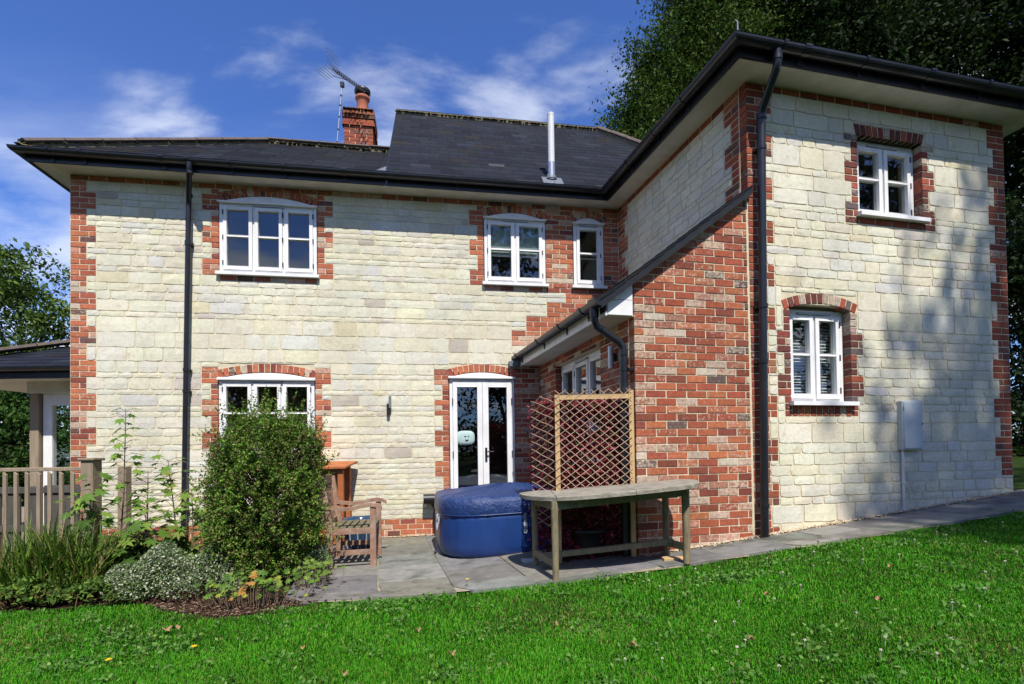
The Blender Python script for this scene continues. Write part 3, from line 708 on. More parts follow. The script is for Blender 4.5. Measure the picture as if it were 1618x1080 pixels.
# ------------------------------------------------------------------ roofs
EZ = ZS + .112
def roof_frame(W, inset0, tan):                     # (s, n): n metres inward from the eave edge in plan
    return lambda s, up, n: (lambda q: (q.x, q.y, EZ + tan * n + up))(W.p + W.u * s - W.o * (n - inset0))
PAL_SL = [(4, (.013, .015, .021), 0), (3, (.016, .018, .025), 0), (2, (.010, .011, .016), 0), (.8, (.021, .024, .032), 0), (.4, (.020, .017, .016), 0)]
SLATES = []
def slate_field(fr, n_len, sfun, gauge=.150, wid=.30, key='r'):
    """rows of overlapping slates; sfun(n) gives the left and right limits of the row"""
    n = 0; row = 0
    while n < n_len:
        a, b = sfun(n); a2, b2 = sfun(min(n + gauge, n_len)); lo = min(a, a2); hi = max(b, b2)
        s = lo - (wid / 2 if row % 2 else 0) - random.uniform(0, .02)
        while s < hi:
            e = s + wid; x0, x1 = max(s + .002, a), min(e - .002, b); y0, y1 = max(s + .002, a2), min(e - .002, b2)
            if x1 - x0 > .02 or y1 - y0 > .02:
                x1 = max(x1, x0); y1 = max(y1, y0); n2 = min(n + gauge * 1.12, n_len); w = random.uniform(-.0015, .0025); t = .022
                dz = random.uniform(-.004, .004)
                SLATES.append((key, [fr(x0, t + w, n + dz), fr(x1, t + w, n + dz), fr(y1, .003, n2), fr(y0, .003, n2), fr(x0, w - .004, n + dz), fr(x1, w - .004, n + dz)], pick(PAL_SL)))
            s = e
        n += gauge; row += 1
T1 = .696; D1_ = 2.19 + .02; OE = OV + .05
fA = roof_frame(WA, OE, T1)
S_HIP = -OE
slate_field(fA, D1_, lambda n: (S_HIP + n, 4.02), key='low_roof')
fL = roof_frame(WL, OE, T1)
slate_field(fL, D1_, lambda n: (-OE + n, 4.6), gauge=.3, wid=.5, key='left_hip')
T2 = .929; D2_ = 2.98
fH = roof_frame(WA, OE, T2)
S2A, S2B = 4.0, 8.05
slate_field(fH, D2_, lambda n: (S2A, S2B + (D2_ - n) * .62 if n > .6 else 8.6 - .3), key='high_roof')
def slate_geo(mb, g, c): mb.add(g, [(0, 1, 2, 3), (4, 5, 1, 0)], c)
def plane_box(fr, corners, t, name, m=M_SLATE):
    mb = MB(); P = [fr(s, -.012, n) for s, n in corners] + [fr(s, -.012 - t, n) for s, n in corners]; k = len(corners)
    mb.add(P, [tuple(range(k)), tuple(reversed(range(k, 2 * k)))] + [(i, (i + 1) % k, (i + 1) % k + k, i + k) for i in range(k)], (.03, .033, .04, 1)); return mb.build(name, m, house)
r_low = plane_box(fA, [(S_HIP, 0), (4.02, 0), (4.02, D1_), (S_HIP + D1_, D1_)], .04, 'low_roof')
r_hip = plane_box(fL, [(-OE, 0), (4.6, 0), (4.6, D1_), (-OE + D1_, D1_)], .04, 'left_hip_roof')
r_high = plane_box(fH, [(S2A, 0), (8.4, 0), (8.4 + 1.0, .9), (S2B, D2_)], .05, 'high_roof')
RO = {'low_roof': r_low, 'left_hip': r_hip, 'high_roof': r_high}
def quad_px(g):
    q = [screen(p) for p in g[:4]]
    if any(p is None for p in q) or not any(0 < p[0] < 1618 and 0 < p[1] < 1080 for p in q): return 0
    return abs(sum(q[i][0] * q[(i + 1) % 4][1] - q[(i + 1) % 4][0] * q[i][1] for i in range(4))) / 2
SLATES.sort(key=lambda p: -(quad_px(p[1]) if p[0] == 'high_roof' else 0))
for k_, g, c in SLATES[:298]:
    mb = MB(); slate_geo(mb, g, c); mb.build('slate', M_SLATE, RO[k_])
rest = {}
for k_, g, c in SLATES[298:]: slate_geo(rest.setdefault(k_, MB()), g, c)
for k_, mb in rest.items(): o = mb.build('slate_courses', M_SLATE, RO[k_]); o['kind'] = 'stuff'
# back slopes, gable cheek, wing roof
mb = MB()
rz1 = EZ + T1 * D1_; rz2 = EZ + T2 * D2_
def pA(s, n, z): q = WA.p + WA.u * s - WA.o * (n - OE); return (q.x, q.y, z)
mb.add([pA(S_HIP + D1_, D1_, rz1 - .02), pA(4.02, D1_, rz1 - .02), pA(4.02, 2 * D1_, EZ), pA(S_HIP + D1_, 2 * D1_, EZ)], [(0, 1, 2, 3)], (.03, .033, .04, 1))
mb.add([pA(S2A, D2_, rz2 - .02), pA(S2B, D2_, rz2 - .02), pA(S2B + 1.6, 2 * D2_, EZ), pA(S2A, 2 * D2_, EZ)], [(0, 1, 2, 3)], (.03, .033, .04, 1))
mb.add([pA(S2B, D2_, rz2 - .02), pA(9.4, .9, EZ + .9 * T2), pA(9.8, 2 * D2_, EZ)], [(0, 1, 2)], (.03, .033, .04, 1))
mb.build('back_roof', M_SLATE, house)
mb = MB(); mb.add([pA(S2A + .03, .05, EZ), pA(S2A + .03, D2_, rz2 - .03), pA(S2A + .03, 2 * D2_, EZ)], [(0, 1, 2)], (.03, .033, .04, 1))
mb.build('gable_cheek', M_SLATE, house)
mb = MB(); mb.prism([(0, 0), (.0, -.16), (D2_, D2_ * T2 - .16), (D2_, D2_ * T2)], S2A - .02, S2A + .012, lambda n, s, z: pA(s, n, EZ + z)); mb.build('verge_board', M_BLACK, house)
ep = eave_pts(OE); T3 = .55
def up3(p, d): return (p.x, p.y, EZ - .01 + d * T3)
cB, cC, cR, cE = ep[2], ep[3], ep[4], ep[5]
rid0 = cC + (cR - cC) * .5 + (-WC.o) * ((cR - cC).length * .5)
rid1 = rid0 + Vector((Wr.u.x, Wr.u.y)) * 3.5; hw = (cR - cC).length * .5
mb = MB(); mb.add([up3(cC, 0), up3(cR, 0), up3(rid0, hw)], [(0, 1, 2)], (.03, .033, .04, 1))
b2 = cB + (cB - cC).normalized() * 0
mb.add([up3(cB, 0), up3(cC, 0), up3(rid0, hw), up3(rid1, hw)], [(0, 1, 2, 3)], (.03, .033, .04, 1)); mb.add([up3(cR, 0), up3(cE, 0), up3(rid1, hw), up3(rid0, hw)], [(0, 1, 2, 3)], (.03, .033, .04, 1))
mb.build('wing_roof', M_SLATE, house)
# ridge and hip tiles with moss and old mortar under them
def ridge(p0, p1, name, par, L_=.45, r_=.105, flat=.75, gap=.010):
    p0, p1 = Vector(p0), Vector(p1); n = max(1, round((p1 - p0).length / L_)); d = (p1 - p0) / n; u = d.normalized(); sd_ = u.cross(Vector((0, 0, 1))).normalized(); up = sd_.cross(u)
    for i in range(n):
        a = p0 + d * i + u * gap * .5; b = p0 + d * (i + 1) - u * gap * .5; mb = MB(); V = []
        zo = up * random.uniform(-.004, .004)
        for q in (a, b):
            for k in range(7):
                t_ = math.pi * (.08 + .84 * k / 6); V.append(q + zo + sd_ * r_ * math.cos(t_) * 1.15 + up * (r_ * math.sin(t_) * flat))
        for q in (a, b):
            for k in range(7):
                t_ = math.pi * (.08 + .84 * k / 6); V.append(q + zo + sd_ * (r_ - .014) * math.cos(t_) * 1.15 + up * ((r_ - .02) * math.sin(t_) * flat - .012))
        F = [(k, k + 1, k + 8, k + 7) for k in range(6)] + [(14 + k, 14 + k + 7, 14 + k + 8, 14 + k + 1) for k in range(6)]
        F += [(k, 14 + k, 15 + k, k + 1) for k in range(6)] + [(7 + k, 8 + k, 22 + k, 21 + k) for k in range(6)] + [(0, 7, 21, 14), (6, 20, 27, 13)]
        mb.add(V, F, smooth=False); mb.build('ridge_tile', M_RIDGE, par)
def lumps(mb, p0, p1, n, off, r0, r1, cols, sq=.5):
    p0, p1, off = Vector(p0), Vector(p1), Vector(off)
    for _ in range(n):
        q = p0.lerp(p1, random.random()) + off * random.uniform(.6, 1.25); r_ = random.uniform(r0, r1); c = random.choice(cols); k = random.uniform(.7, 1.3)
        V = []; m_ = 6
        for i in range(m_): a = 2 * math.pi * i / m_; V.append(q + Vector((math.cos(a) * r_ * random.uniform(.7, 1.3), math.sin(a) * r_ * random.uniform(.7, 1.3), -r_ * .15)))
        V.append(q + Vector((0, 0, r_ * sq))); V.append(q - Vector((0, 0, r_ * sq)))
        mb.add(V, [(i, (i + 1) % m_, m_) for i in range(m_)] + [((i + 1) % m_, i, m_ + 1) for i in range(m_)], (c[0] * k, c[1] * k, c[2] * k, 1))
MOSS = [(.045, .05, .018), (.07, .065, .028), (.16, .13, .07), (.40, .34, .23), (.03, .03, .018), (.30, .25, .16)]
hipA = Vector(pA(S_HIP + .02, .02, EZ + .045)); hipB = Vector(pA(S_HIP + D1_, D1_, rz1 + .02)); ridA = Vector(pA(4.0, D1_, rz1 + .02))
ridge(hipA, hipB, 'hip', r_low); ridge(hipB, ridA, 'ridge', r_low)
rg0 = Vector(pA(S2A - .01, D2_, rz2 + .02)); rg1 = Vector(pA(S2B, D2_, rz2 + .02)); rg2 = Vector(pA(S2B + 1.15, D2_ - 1.75, EZ + T2 * (D2_ - 1.75) + .05))
ridge(rg0, rg1, 'ridge', r_high, r_=.08, flat=.35); ridge(rg1, rg2, 'hip', r_high, r_=.10, flat=.8)
o3 = WA.o; mb = MB()
for p_, q_, r_ in ((hipA, hipB, r_low), (hipB, ridA, r_low), (rg0, rg1, r_high), (rg1, rg2, r_high)):      # mortar bed under the tiles
    u_ = (q_ - p_).normalized(); s_ = u_.cross(Vector((0, 0, 1))).normalized() * .085; d_ = Vector((0, 0, .075)); t_ = Vector((0, 0, .030)); m2 = MB()
    m2.hexa([p_ - s_ - d_, p_ + s_ - d_, q_ + s_ - d_, q_ - s_ - d_, p_ - s_ + t_ * .2, p_ + s_ + t_ * .2, q_ + s_ + t_ * .2, q_ - s_ + t_ * .2], (.16, .14, .09, 1)); m2.build('mortar_bed', M_MOSS, r_)
lumps(mb, hipA, hipB, 420, (o3.x * .09, o3.y * .09, -.03), .012, .04, MOSS); lumps(mb, hipB, ridA, 160, (o3.x * .09, o3.y * .09, -.03), .012, .035, MOSS)
lumps(mb, rg0, rg1, 520, (o3.x * .085, o3.y * .085, -.03), .010, .032, MOSS)
lumps(mb, hipA, hipA + Vector((.12, .1, .02)), 40, (o3.x * .08, o3.y * .08, -.03), .015, .035, [(.40, .32, .18), (.22, .17, .09)])
mb.build('ridge_mortar_and_moss', M_MOSS, house)['kind'] = 'stuff'
lumps2 = MB(); cc3 = Vector((eave_pts(OE)[3].x, eave_pts(OE)[3].y, EZ + .02)); lumps(lumps2, cc3 + Vector((.0, .1, .0)), cc3 + Vector((-.12, .5, .0)), 30, (0, 0, 0), .012, .03, [(.20, .07, .02), (.12, .08, .03)]); lumps(lumps2, cc3 + Vector((.02, .02, .02)), cc3 + Vector((.15, .04, .02)), 12, (0, 0, 0), .012, .025, [(.20, .07, .02)])
lumps2.build('leaf_litter', M_MOSS, house)['kind'] = 'stuff'
# hip irons at the two outer corners
for p, hk in ((Vector((eave_pts(OE)[1].x, eave_pts(OE)[1].y, EZ)), 1), (cc3, 0)):
    mb = MB(); q = p + Vector((.02, .05, 0)) if hk else p
    pts = [q, q + Vector((-.02, -.01, .09)), q + Vector((-.045, -.015, .135))]
    if hk: pts += [q + Vector((-.075, -.015, .13)), q + Vector((-.08, -.015, .10)), q + Vector((-.06, -.015, .085)), q + Vector((-.045, -.015, .10))]
    else: pts = [q, q + Vector((-.0, 0, .13)), q + Vector((-.025, 0, .15))]
    mb.tube(pts, .009, 6); mb.build('hip_iron', M_LEAD, house)
# lead valley flashing where the high roof rises from the low one
mb = MB(); mb.add([fA(3.80, .014, .02), fA(4.01, .014, .0), fA(4.0, .03, .55), fA(3.93, .014, .55)], [(0, 1, 2, 3)]); mb.build('lead_flashing', M_LEAD, house)
mb = MB(); mb.add([fH(6.20, .024, .26), fH(6.50, .024, .26), fH(6.48, .024, .04), fH(6.18, .024, .04)], [(0, 1, 2, 3)])
mb.tube([fH(6.34, .0, .22), (fH(6.34, .0, .22)[0], fH(6.34, 0, .22)[1], fH(6.34, 0, .22)[2] + .10)], [.085, .055], 14); mb.build('lead_slate', M_LEAD, house)
fx, fy, fz = fH(6.34, .0, .20)
mb = MB(); mb.tube([(fx, fy, fz), (fx, fy, fz + .26)], .055, 16); mb.build('flue_base', M_STEEL, house)
mb = MB(); mb.tube([(fx, fy, fz + .18), (fx, fy, fz + .975)], .048, 18); mb.tube([(fx, fy, fz + .955), (fx, fy, fz + .985)], .050, 18); mb.build('flue_pipe', M_FLUE, house)
mb = MB(); mb.add([fH(5.46, .02, .53), fH(5.70, .02, .53), fH(5.70, .035, .60), fH(5.46, .035, .60)], [(0, 1, 2, 3)]); mb.c = [(.05, .05, .05, 1)]; mb.build('roof_vent', M_SLATE, house)

# chimney
chx, chy = -2.955, 10.45; cw = .56; cz1 = 8.02
Wch = Wall((chx - cw / 2, chy - .3), YA, 1)
mb = MB(); mb.box((.008, -.008, 5.9), (cw - .008, -.60, cz1), Wch); chim = mb.build('chimney', M_MORTAR, house)
i = 0; z = cz1
CH = Wall(Wch(cw, 0, 0)[:2], YA + R(90), 1)
while z > 6.55:
    zb = z - .0735; pr2 = .035 if (i in (1, 2) or i == 4) else (.018 if i in (0, 3) else 0)
    for W, w in ((Wch, cw), (CH, .6)):
        cuts = [0]; x = BL if (i + (W is CH)) % 2 else BL * .5
        while x < w - .05: cuts.append(x); x += BL
        cuts.append(w); cuts[0] -= pr2; cuts[-1] += pr2
        for a, b in zip(cuts, cuts[1:]):
            mb = MB(); t_ = pick([(3, (.42, .12, .06), .25), (2, (.30, .08, .045), .2), (1, (.2, .07, .05), .3), (.5, (.44, .16, .09), .35)] if i > 2 else [(1, (.22, .075, .045), .3), (1, (.14, .07, .05), .4), (1, (.30, .11, .06), .3)])
            piece_geo(mb, W, ('brick', 'ch', [(a + .005, zb + .005), (b - .005, zb + .005), (b - .005, z - .005), (a + .005, z - .005)], -.1, pr2, t_)); mb.build('brick', M_BRICK, chim)
    z = zb; i += 1
mb = MB(); cxm, cym, _ = Wch(.33, -.30, 0)
mb.lathe([(.135, 0), (.13, .05), (.115, .1), (.112, .34), (.125, .36), (.145, .38), (.145, .42), (.12, .43), (.10, .42)], (cxm, cym, cz1 - .01), 18); pot = mb.build('chimney_pot', M_TERRA, chim)
mb = MB(); 
for k in range(10): a = 2 * math.pi * k / 10; mb.tube([(cxm + .10 * math.cos(a), cym + .10 * math.sin(a), cz1 + .40), (cxm + .12 * math.cos(a), cym + .12 * math.sin(a), cz1 + .50)], .006, 5)
mb.lathe([(.13, .47), (.16, .50), (.16, .555), (.14, .575), (.10, .60), (.03, .61)], (cxm, cym, cz1), 18); mb.build('chimney_cowl', M_IRON, chim)
mb = MB(); lumps(mb, Wch(.02, 0, cz1 - .02), Wch(cw, 0, cz1 - .02), 90, (0, -.04, -.02), .012, .03, [(.20, .09, .045), (.09, .06, .03), (.30, .22, .10)]); lumps(mb, Wch(.02, 0, cz1 - .1), Wch(cw * .9, 0, cz1 - .1), 60, (0, -.05, -.05), .010, .022, [(.05, .045, .02), (.22, .10, .05)])
mb.build('lichen', M_MOSS, chim)['kind'] = 'stuff'

# television aerial on its mast
ae = thing('tv_aerial', 'television aerial with rows of dark elements on a thin mast beside the chimney', 'aerial', (-3.38, 9.95, 6.4))
mb = MB(); mt = Vector((-3.20, 9.95, 8.29)); mb.tube([(-3.38, 9.95, 6.4), mt], .013, 8); mb.build('mast', M_STEEL, ae)
for f_ in (.42, .55, .68, .8, .9):
    q = Vector((-3.38, 9.95, 6.4)).lerp(mt, f_); mb = MB(); mb.tube([q - Vector((0, 0, .012)), q + Vector((0, 0, .012))], .020, 8); mb.build('mast_band', M_IRON, ae)
b0 = Vector((-3.43, 10.05, 8.70)); b1 = Vector((-2.70, 9.75, 8.02)); bd = (b1 - b0).normalized(); sdv = Vector((.35, .93, .1)).normalized(); sdv = (sdv - bd * sdv.dot(bd)).normalized(); upv = sdv.cross(bd)
if upv.z < 0: upv = -upv
mb = MB(); mb.tube([b0, b1], .007, 6); mb.tube([b0 + Vector((.02, 0, -.13)), b0.lerp(b1, .5)], .006, 6); mb.build('boom', M_IRON, ae)
mb = MB(); q = mt; mb.box((q.x - .03, q.y - .03, q.z - .02), (q.x + .04, q.y + .03, q.z + .07)); mb.build('clamp', M_IRON, ae)
for k in range(16):
    q = b0.lerp(b1, .05 + .95 * k / 15); mb = MB(); h_ = .13 - .002 * k
    for sgn in (1, -1): mb.tube([q + upv * .02, q + upv * .05 + sdv * h_ * sgn], .0035, 4); mb.tube([q, q - upv * .01 + sdv * h_ * .9 * sgn], .0035, 4)
    mb.box((q.x - .010, q.y - .010, q.z - .004), (q.x + .010, q.y + .010, q.z + .030)); mb.build('element', M_IRON, ae)
for k in range(5):
    for s_ in (-1, 1):
        q = b0 + upv * (.03 + .055 * k) * (1 if s_ > 0 else -.8) - bd * .045 * k; mb = MB(); mb.tube([q + sdv * .17, q - sdv * .17], .005, 4); mb.build('reflector_rod', M_STEEL, ae)

# ------------------------------------------------------------------ downpipes
def swan(W, pts, rad, name, par, label=None):
    mb = MB(); mb.tube([W(*p) for p in pts], rad, 14); o = mb.build(name, M_BLACK, par)
    if label: o['label'] = label
    return o
def ring(W, s, d, z, rad, par, hgt=.03, clip=True):
    mb = MB(); mb.tube([W(s, d, z - hgt / 2), W(s, d, z + hgt / 2)], rad, 14)
    if clip: mb.box((s - .045, d - .035, z - .012), (s + .045, -.01, z + .012), W)
    mb.build('pipe_collar', M_BLACK, par)
dp = swan(WA, [(1.572, .385, 4.88), (1.572, .385, 4.80), (1.56, .36, 4.75), (1.455, .12, 4.56), (1.44, .085, 4.50), (1.436, .08, 4.44), (1.36, .08, .10), (1.36, .085, .02)], .033, 'downpipe', house, 'left downpipe beside the upper three light window')
for z in (4.76, 4.58, 3.98, 3.96, 2.3, 2.02, .45): ring(WA, 1.436 - (4.5 - z) * .0173 if z < 4.5 else (1.572 if z > 4.7 else 1.463), .08 if z < 4.5 else (.12 if z < 4.6 else .37), z, .040, dp, .035, z < 4.2)
dp2 = swan(WC, [(.072, .36, 4.88), (.072, .36, 4.76), (.075, .335, 4.70), (.105, .12, 4.50), (.112, .085, 4.44), (.112, .085, 4.36), (.050, .085, .36), (.048, .085, .325)], .038, 'downpipe', house, 'tall right downpipe on the wing corner')
for z in (4.80, 4.42, 4.12, 2.56, 2.02, .62): ring(WC, .112 - (4.3 - z) * .0155 if z < 4.3 else (.072 if z > 4.7 else .112), .085 if z < 4.3 else (.36 if z > 4.7 else .09), z, .045, dp2, .04, z < 4.2)

# ------------------------------------------------------------------ lean-to roof, gutter, white boarded end
VT = .085
def leanz(s): return 2.76 + GS * (s + 1.23)
def fG(s, t, up): q = WC.p + WC.u * s + WB.u * t; return (q.x, q.y, leanz(s) + up)
mb = MB()
P = [fG(-1.60, -.06, 0), fG(.0, -.06, 0), fG(.0, 2.95, 0), fG(-1.60, 2.95, 0)]
mb.hexa([(p[0], p[1], p[2]) for p in P] + [(p[0], p[1], p[2] + .03) for p in P], (.03, .033, .042, 1)); lr = mb.build('lean_to_roof', M_SLATE, house)
mb = MB(); n_ = 13
for i in range(n_):                                            # verge: the ends of the slate courses over a dark undercloak
    s_ = -1.62 + 1.62 * i / n_; e_ = -1.62 + 1.62 * (i + 1) / n_ + .02
    m2 = MB(); m2.hexa([fG(s_, -.085, .062), fG(e_, -.085, .048), fG(e_, .25, .048), fG(s_, .25, .062), fG(s_, -.085, .078), fG(e_, -.085, .064), fG(e_, .25, .064), fG(s_, .25, .078)], pick(PAL_SL)); m2.build('slate', M_SLATE, lr)
mb = MB(); mb.hexa([fG(-1.60, -.078, -.02), fG(0, -.078, -.02), fG(0, -.06, -.02), fG(-1.60, -.06, -.02), fG(-1.60, -.078, .056), fG(0, -.078, .056), fG(0, -.06, .056), fG(-1.60, -.06, .056)], (.02, .022, .028, 1)); mb.build('verge_undercloak', M_SLATE, lr)
mb = MB(); mb.hexa([fG(-1.26, -.02, -.028), fG(0, -.02, -.028), fG(0, .06, -.028), fG(-1.26, .06, -.028), fG(-1.26, -.02, .0), fG(0, -.02, .0), fG(0, .06, .0), fG(-1.26, .06, .0)]); mb.build('verge_mortar', M_MORTAR, lr)
# white boards boxing in the eave end
sE = -1.545
for a, b in ((2.425, 2.565), (2.570, 2.75)):
    poly = clip_half([(sE, a), (-1.262, a), (-1.262, b), (sE, b)], -GS, 1, 2.745 + GS * 1.23)
    if len(poly) > 2: mb = MB(); mb.prism(poly, .012, -.02, WC); mb.build('white_board', M_WHITE, house)
LZ = 2.42; L_OV = .275
mb = MB(); mb.box((-.0, .0, LZ), (2.93, L_OV, LZ + .012), WD); mb.build('soffit', M_SOFFIT, house)['label'] = 'lean-to soffit'
mb = MB(); mb.box((-.018, L_OV, LZ - .01), (2.95, L_OV + .02, LZ + .145), WD); mb.build('fascia', M_WHITE, house)['label'] = 'white fascia of the lean-to'
go = L_OV + .022; zt = LZ + .13
mb = MB(); prf = [(go + GR * .95 + GR * .95 * math.cos(math.pi * (1 - i / 10)), zt - GR * .9 * math.sin(math.pi * i / 10)) for i in range(11)]
for i in range(10):
    p, q = prf[i], prf[i + 1]; mb.add([WD(-.05, *p), WD(3.0, *p), WD(3.0, *q), WD(-.05, *q)], [(0, 1, 2, 3)], smooth=True)
mb.add([WD(-.05, *p) for p in prf], [tuple(range(11))]); mb.add([WD(3.0, *p) for p in prf], [tuple(range(11))]); lg = mb.build('gutter', M_BLACK, house); lg['label'] = 'short gutter of the lean-to'
for s_, a in ((.0, .07), (.33, .03), (.95, .013), (1.75, .013), (2.75, .013)): gutter_ring(WD, s_, lg, a, z=zt, go=go - .004)
dp3 = swan(WD, [(.08, go + .06, zt - .04), (.08, go + .06, zt - .16), (.078, go + .045, zt - .22), (.062, .12, zt - .36), (.06, .085, zt - .41), (.06, .08, zt - .47), (.065, .08, .2)], .036, 'downpipe', house, 'cranked downpipe under the lean-to gutter')
ring(WD, .08, go + .06, zt - .1, .043, dp3, .07, False); ring(WD, .06, .08, zt - .46, .042, dp3, .05, False); ring(WD, .062, .08, zt - .62, .042, dp3, .02)
# stepped lead flashing where the lean-to meets the long wall
for i in range(10):
    s_ = 5.74 + .0965 * i; zb = 2.395 + .0727 * i
    mb = MB(); mb.prism([(s_ + .02, zb - .02), (s_ + .20, zb + .115), (s_ + .20, zb + .135), (s_ - .01, zb + .073), (s_ - .022, zb + .05)], .006, .011, WA); mb.build('lead_flashing', M_LEAD, house)
mb = MB(); mb.prism([(5.69, 2.40), (5.80, 2.40), (5.86, 2.49), (5.68, 2.47)], .0, .10, WA); mb.build('lead_flashing', M_LEAD, house)

# ------------------------------------------------------------------ ground
def surf(name, poly_fn, m): pass
mb = MB(); X = [-60, -30, -15, -9, -6, -4, -3, -2, -1.2, -.6, -.2, .2, .6, 1, 1.5, 2, 2.6, 3.3, 4, 5, 6, 7.5, 9, 15, 30, 60]; Y = [-60, -30, -12, -4, 0, 2, 3, 4, 5, 6, 8, 12, 20, 40, 90, 300]
nx = len(X)
mb.add([(x * (3 if abs(x) > 50 else 1), y, h_ground(x) - .045) for y in Y for x in X], [(j * nx + i, j * nx + i + 1, (j + 1) * nx + i + 1, (j + 1) * nx + i) for j in range(len(Y) - 1) for i in range(nx - 1)])
lawn = mb.build('lawn', M_GROUND, origin=(0, 0, 0)); tag(lawn, kind='structure')
EDGE = [(-1.61, 4.20), (-1.0, 4.27), (-.4, 4.28), (.455, 4.25), (1.0, 4.29), (1.52, 4.36), (2.33, 4.50), (3.44, 4.66), (4.81, 4.92), (8.0, 5.62), (12, 6.5)]
BED = [(-9.0, 3.6), (-5.0, 3.85), (-4.3, 4.02), (-3.75, 4.12), (-3.23, 4.33), (-2.7, 4.05), (-2.18, 3.83), (-1.88, 3.95), (-1.61, 4.20)]
def interp(P, x):
    if x <= P[0][0]: return P[0][1]
    for (a, b), (c, d) in zip(P, P[1:]):
        if x <= c: return b + (d - b) * (x - a) / (c - a)
    return P[-1][1]
mb = MB(); xs = [-9 + i * .3 for i in range(26)]
top = lambda x: 6.9 if x < -1.9 else 4.2
V = []; F = []
for i, x in enumerate(xs):
    y0 = interp(BED, x) - .06; y1 = (A0.y + (x - A0.x) * WA.u.y / WA.u.x + .02) if x > -5.6 else 6.4
    for j in range(7):
        y = y0 + (y1 - y0) * j / 6; V.append((x, y, h_ground(x) - .03 + .02 * math.sin(x * 5 + j * 2.1)))
F = [(i * 7 + j, (i + 1) * 7 + j, (i + 1) * 7 + j + 1, i * 7 + j + 1) for i in range(len(xs) - 1) for j in range(6)]
mb.add(V, F); tag(mb.build('flower_bed_soil', M_SOIL, origin=(0, 0, 0)), kind='structure')
# patio of paving slabs, laid square to the house; gaps are sandy joints
pav = MB(); cols = [3.05, 3.81, 4.43, 5.06, 5.66, 6.28, 6.9]
def slab_xy(s, n): q = WA.p + WA.u * s + WB.u * (-n); return q.x, q.y
def zone_ok(x, y):
    if y < interp(EDGE, x) - .02: return False
    return True
base = MB()
P = [(-3.4, 6.95), (-1.93, 5.4), (-1.62, 4.21)] + EDGE[1:10] + [(8.0, 6.2)] + [(WC(s, .0, 0)[0], WC(s, .0, 0)[1]) for s in (4.5, 3, 1.5, 0, -1.25)] + [(WD(s, 0, 0)[0], WD(s, 0, 0)[1]) for s in (1, 2, 2.9)] + [(WA(s, 0, 0)[0], WA(s, 0, 0)[1]) for s in (5, 4, 3)]
def grid_sheet(x0, x1, y0, y1, step, inside, dz, m, name):
    mb = MB(); nx_ = int((x1 - x0) / step); ny_ = int((y1 - y0) / step)
    for i in range(nx_):
        for j in range(ny_):
            x, y = x0 + i * step, y0 + j * step
            if inside(x + step / 2, y + step / 2): mb.add([(a, b, h_ground(a) + dz) for a, b in ((x, y), (x + step, y), (x + step, y + step), (x, y + step))], [(0, 1, 2, 3)])
    return mb.build(name, m, origin=(0, 0, 0))
def left_edge(y): return -1.62 - (y - 4.21) * .262
def in_patio(x, y): return y > interp(EDGE, x) + .0 and (x > left_edge(y)) and y < (8 if x < 5.6 else interp(EDGE, x) + .86)
pavement = grid_sheet(-3.2, 9, 4.0, 8.2, .1, in_patio, -.010, M_JOINT, 'patio'); tag(pavement, kind='structure')
PAL_P = [(3, (.175, .172, .158), 0), (2, (.205, .20, .18), 0), (2, (.145, .143, .133), 0), (1, (.19, .178, .15), 0)]
def slab(quad, par=pavement):
    g = []; c = Vector((sum(q[0] for q in quad) / 4, sum(q[1] for q in quad) / 4)); dz = random.uniform(-.003, .003)
    out = []
    for lev, ins in ((-.03, .007), (-.002, .007), (.002, .013)):
        for q in quad:
            v = Vector(q) - c; v2 = v * (1 - ins / max(.1, v.length)); x, y = c + v2; g.append((x, y, h_ground(x) + lev + dz))
    mb = MB(); mb.add(g, [(i, (i + 1) % 4, (i + 1) % 4 + 4, i + 4) for i in range(4)] + [(i + 4, (i + 1) % 4 + 4, (i + 1) % 4 + 8, i + 8) for i in range(4)] + [(8, 9, 10, 11)], pick(PAL_P)); mb.build('paving_slab', M_SLAB, par)
def cut_quad(q):                                                 # trim a slab at the lawn edge
    if all(p[1] > interp(EDGE, p[0]) for p in q): return q
    if all(p[1] < interp(EDGE, p[0]) + .12 for p in q): return None
    return [(p[0], max(p[1], interp(EDGE, p[0]) + .002)) for p in q]
offs = [.30, .0, .38, .12, .46, .2]
for ci in range(len(cols) - 1):
    n = .12; k = 0; sizes = [.62, .45, .62, .75, .45, .62, .45, .62]; n += 0
    first = offs[ci]
    a = .12
    seq = [first if first > .1 else .62] + [random.choice((.45, .62, .62, .75)) for _ in range(9)]
    for L_ in seq:
        b = a + L_
        q = [slab_xy(cols[ci], b), slab_xy(cols[ci + 1], b), slab_xy(cols[ci + 1], a), slab_xy(cols[ci], a)]
        a = b
        if q[0][0] > 1.4 and q[0][1] > 4.9 : continue
        m_ = (sum(p[0] for p in q) / 4, sum(p[1] for p in q) / 4)
        dd = (Vector(m_) - WD.p).dot(WD.o)
        if dd < -.2 and m_[1] > 4.9: continue
        q = cut_quad(q)
        if q: slab(q)
ps = -.06; 
while ps < 6.5:                                                  # path along the brick gable and the wing
    w = random.choice((.62, .62, .75, .45))
    for d0, d1_ in ((.10, .42), (.42, .86)):
        q = [WC(ps, d1_, 0)[:2], WC(ps + w, d1_, 0)[:2], WC(ps + w, d0, 0)[:2], WC(ps, d0, 0)[:2]]
        if ps < -.9 and False: continue
        q = cut_quad(q)
        if q: slab(q)
    ps += w
for s_ in (-1.3, -.68, -.06):
    pass
# slabs between the table and the gable
ps = -1.30
for w in (.62, .62):
    q = [WC(ps, .62, 0)[:2], WC(ps + w, .62, 0)[:2], WC(ps + w, .10, 0)[:2], WC(ps, .10, 0)[:2]]; q = cut_quad(q)
    if q: slab(q)
    ps += w
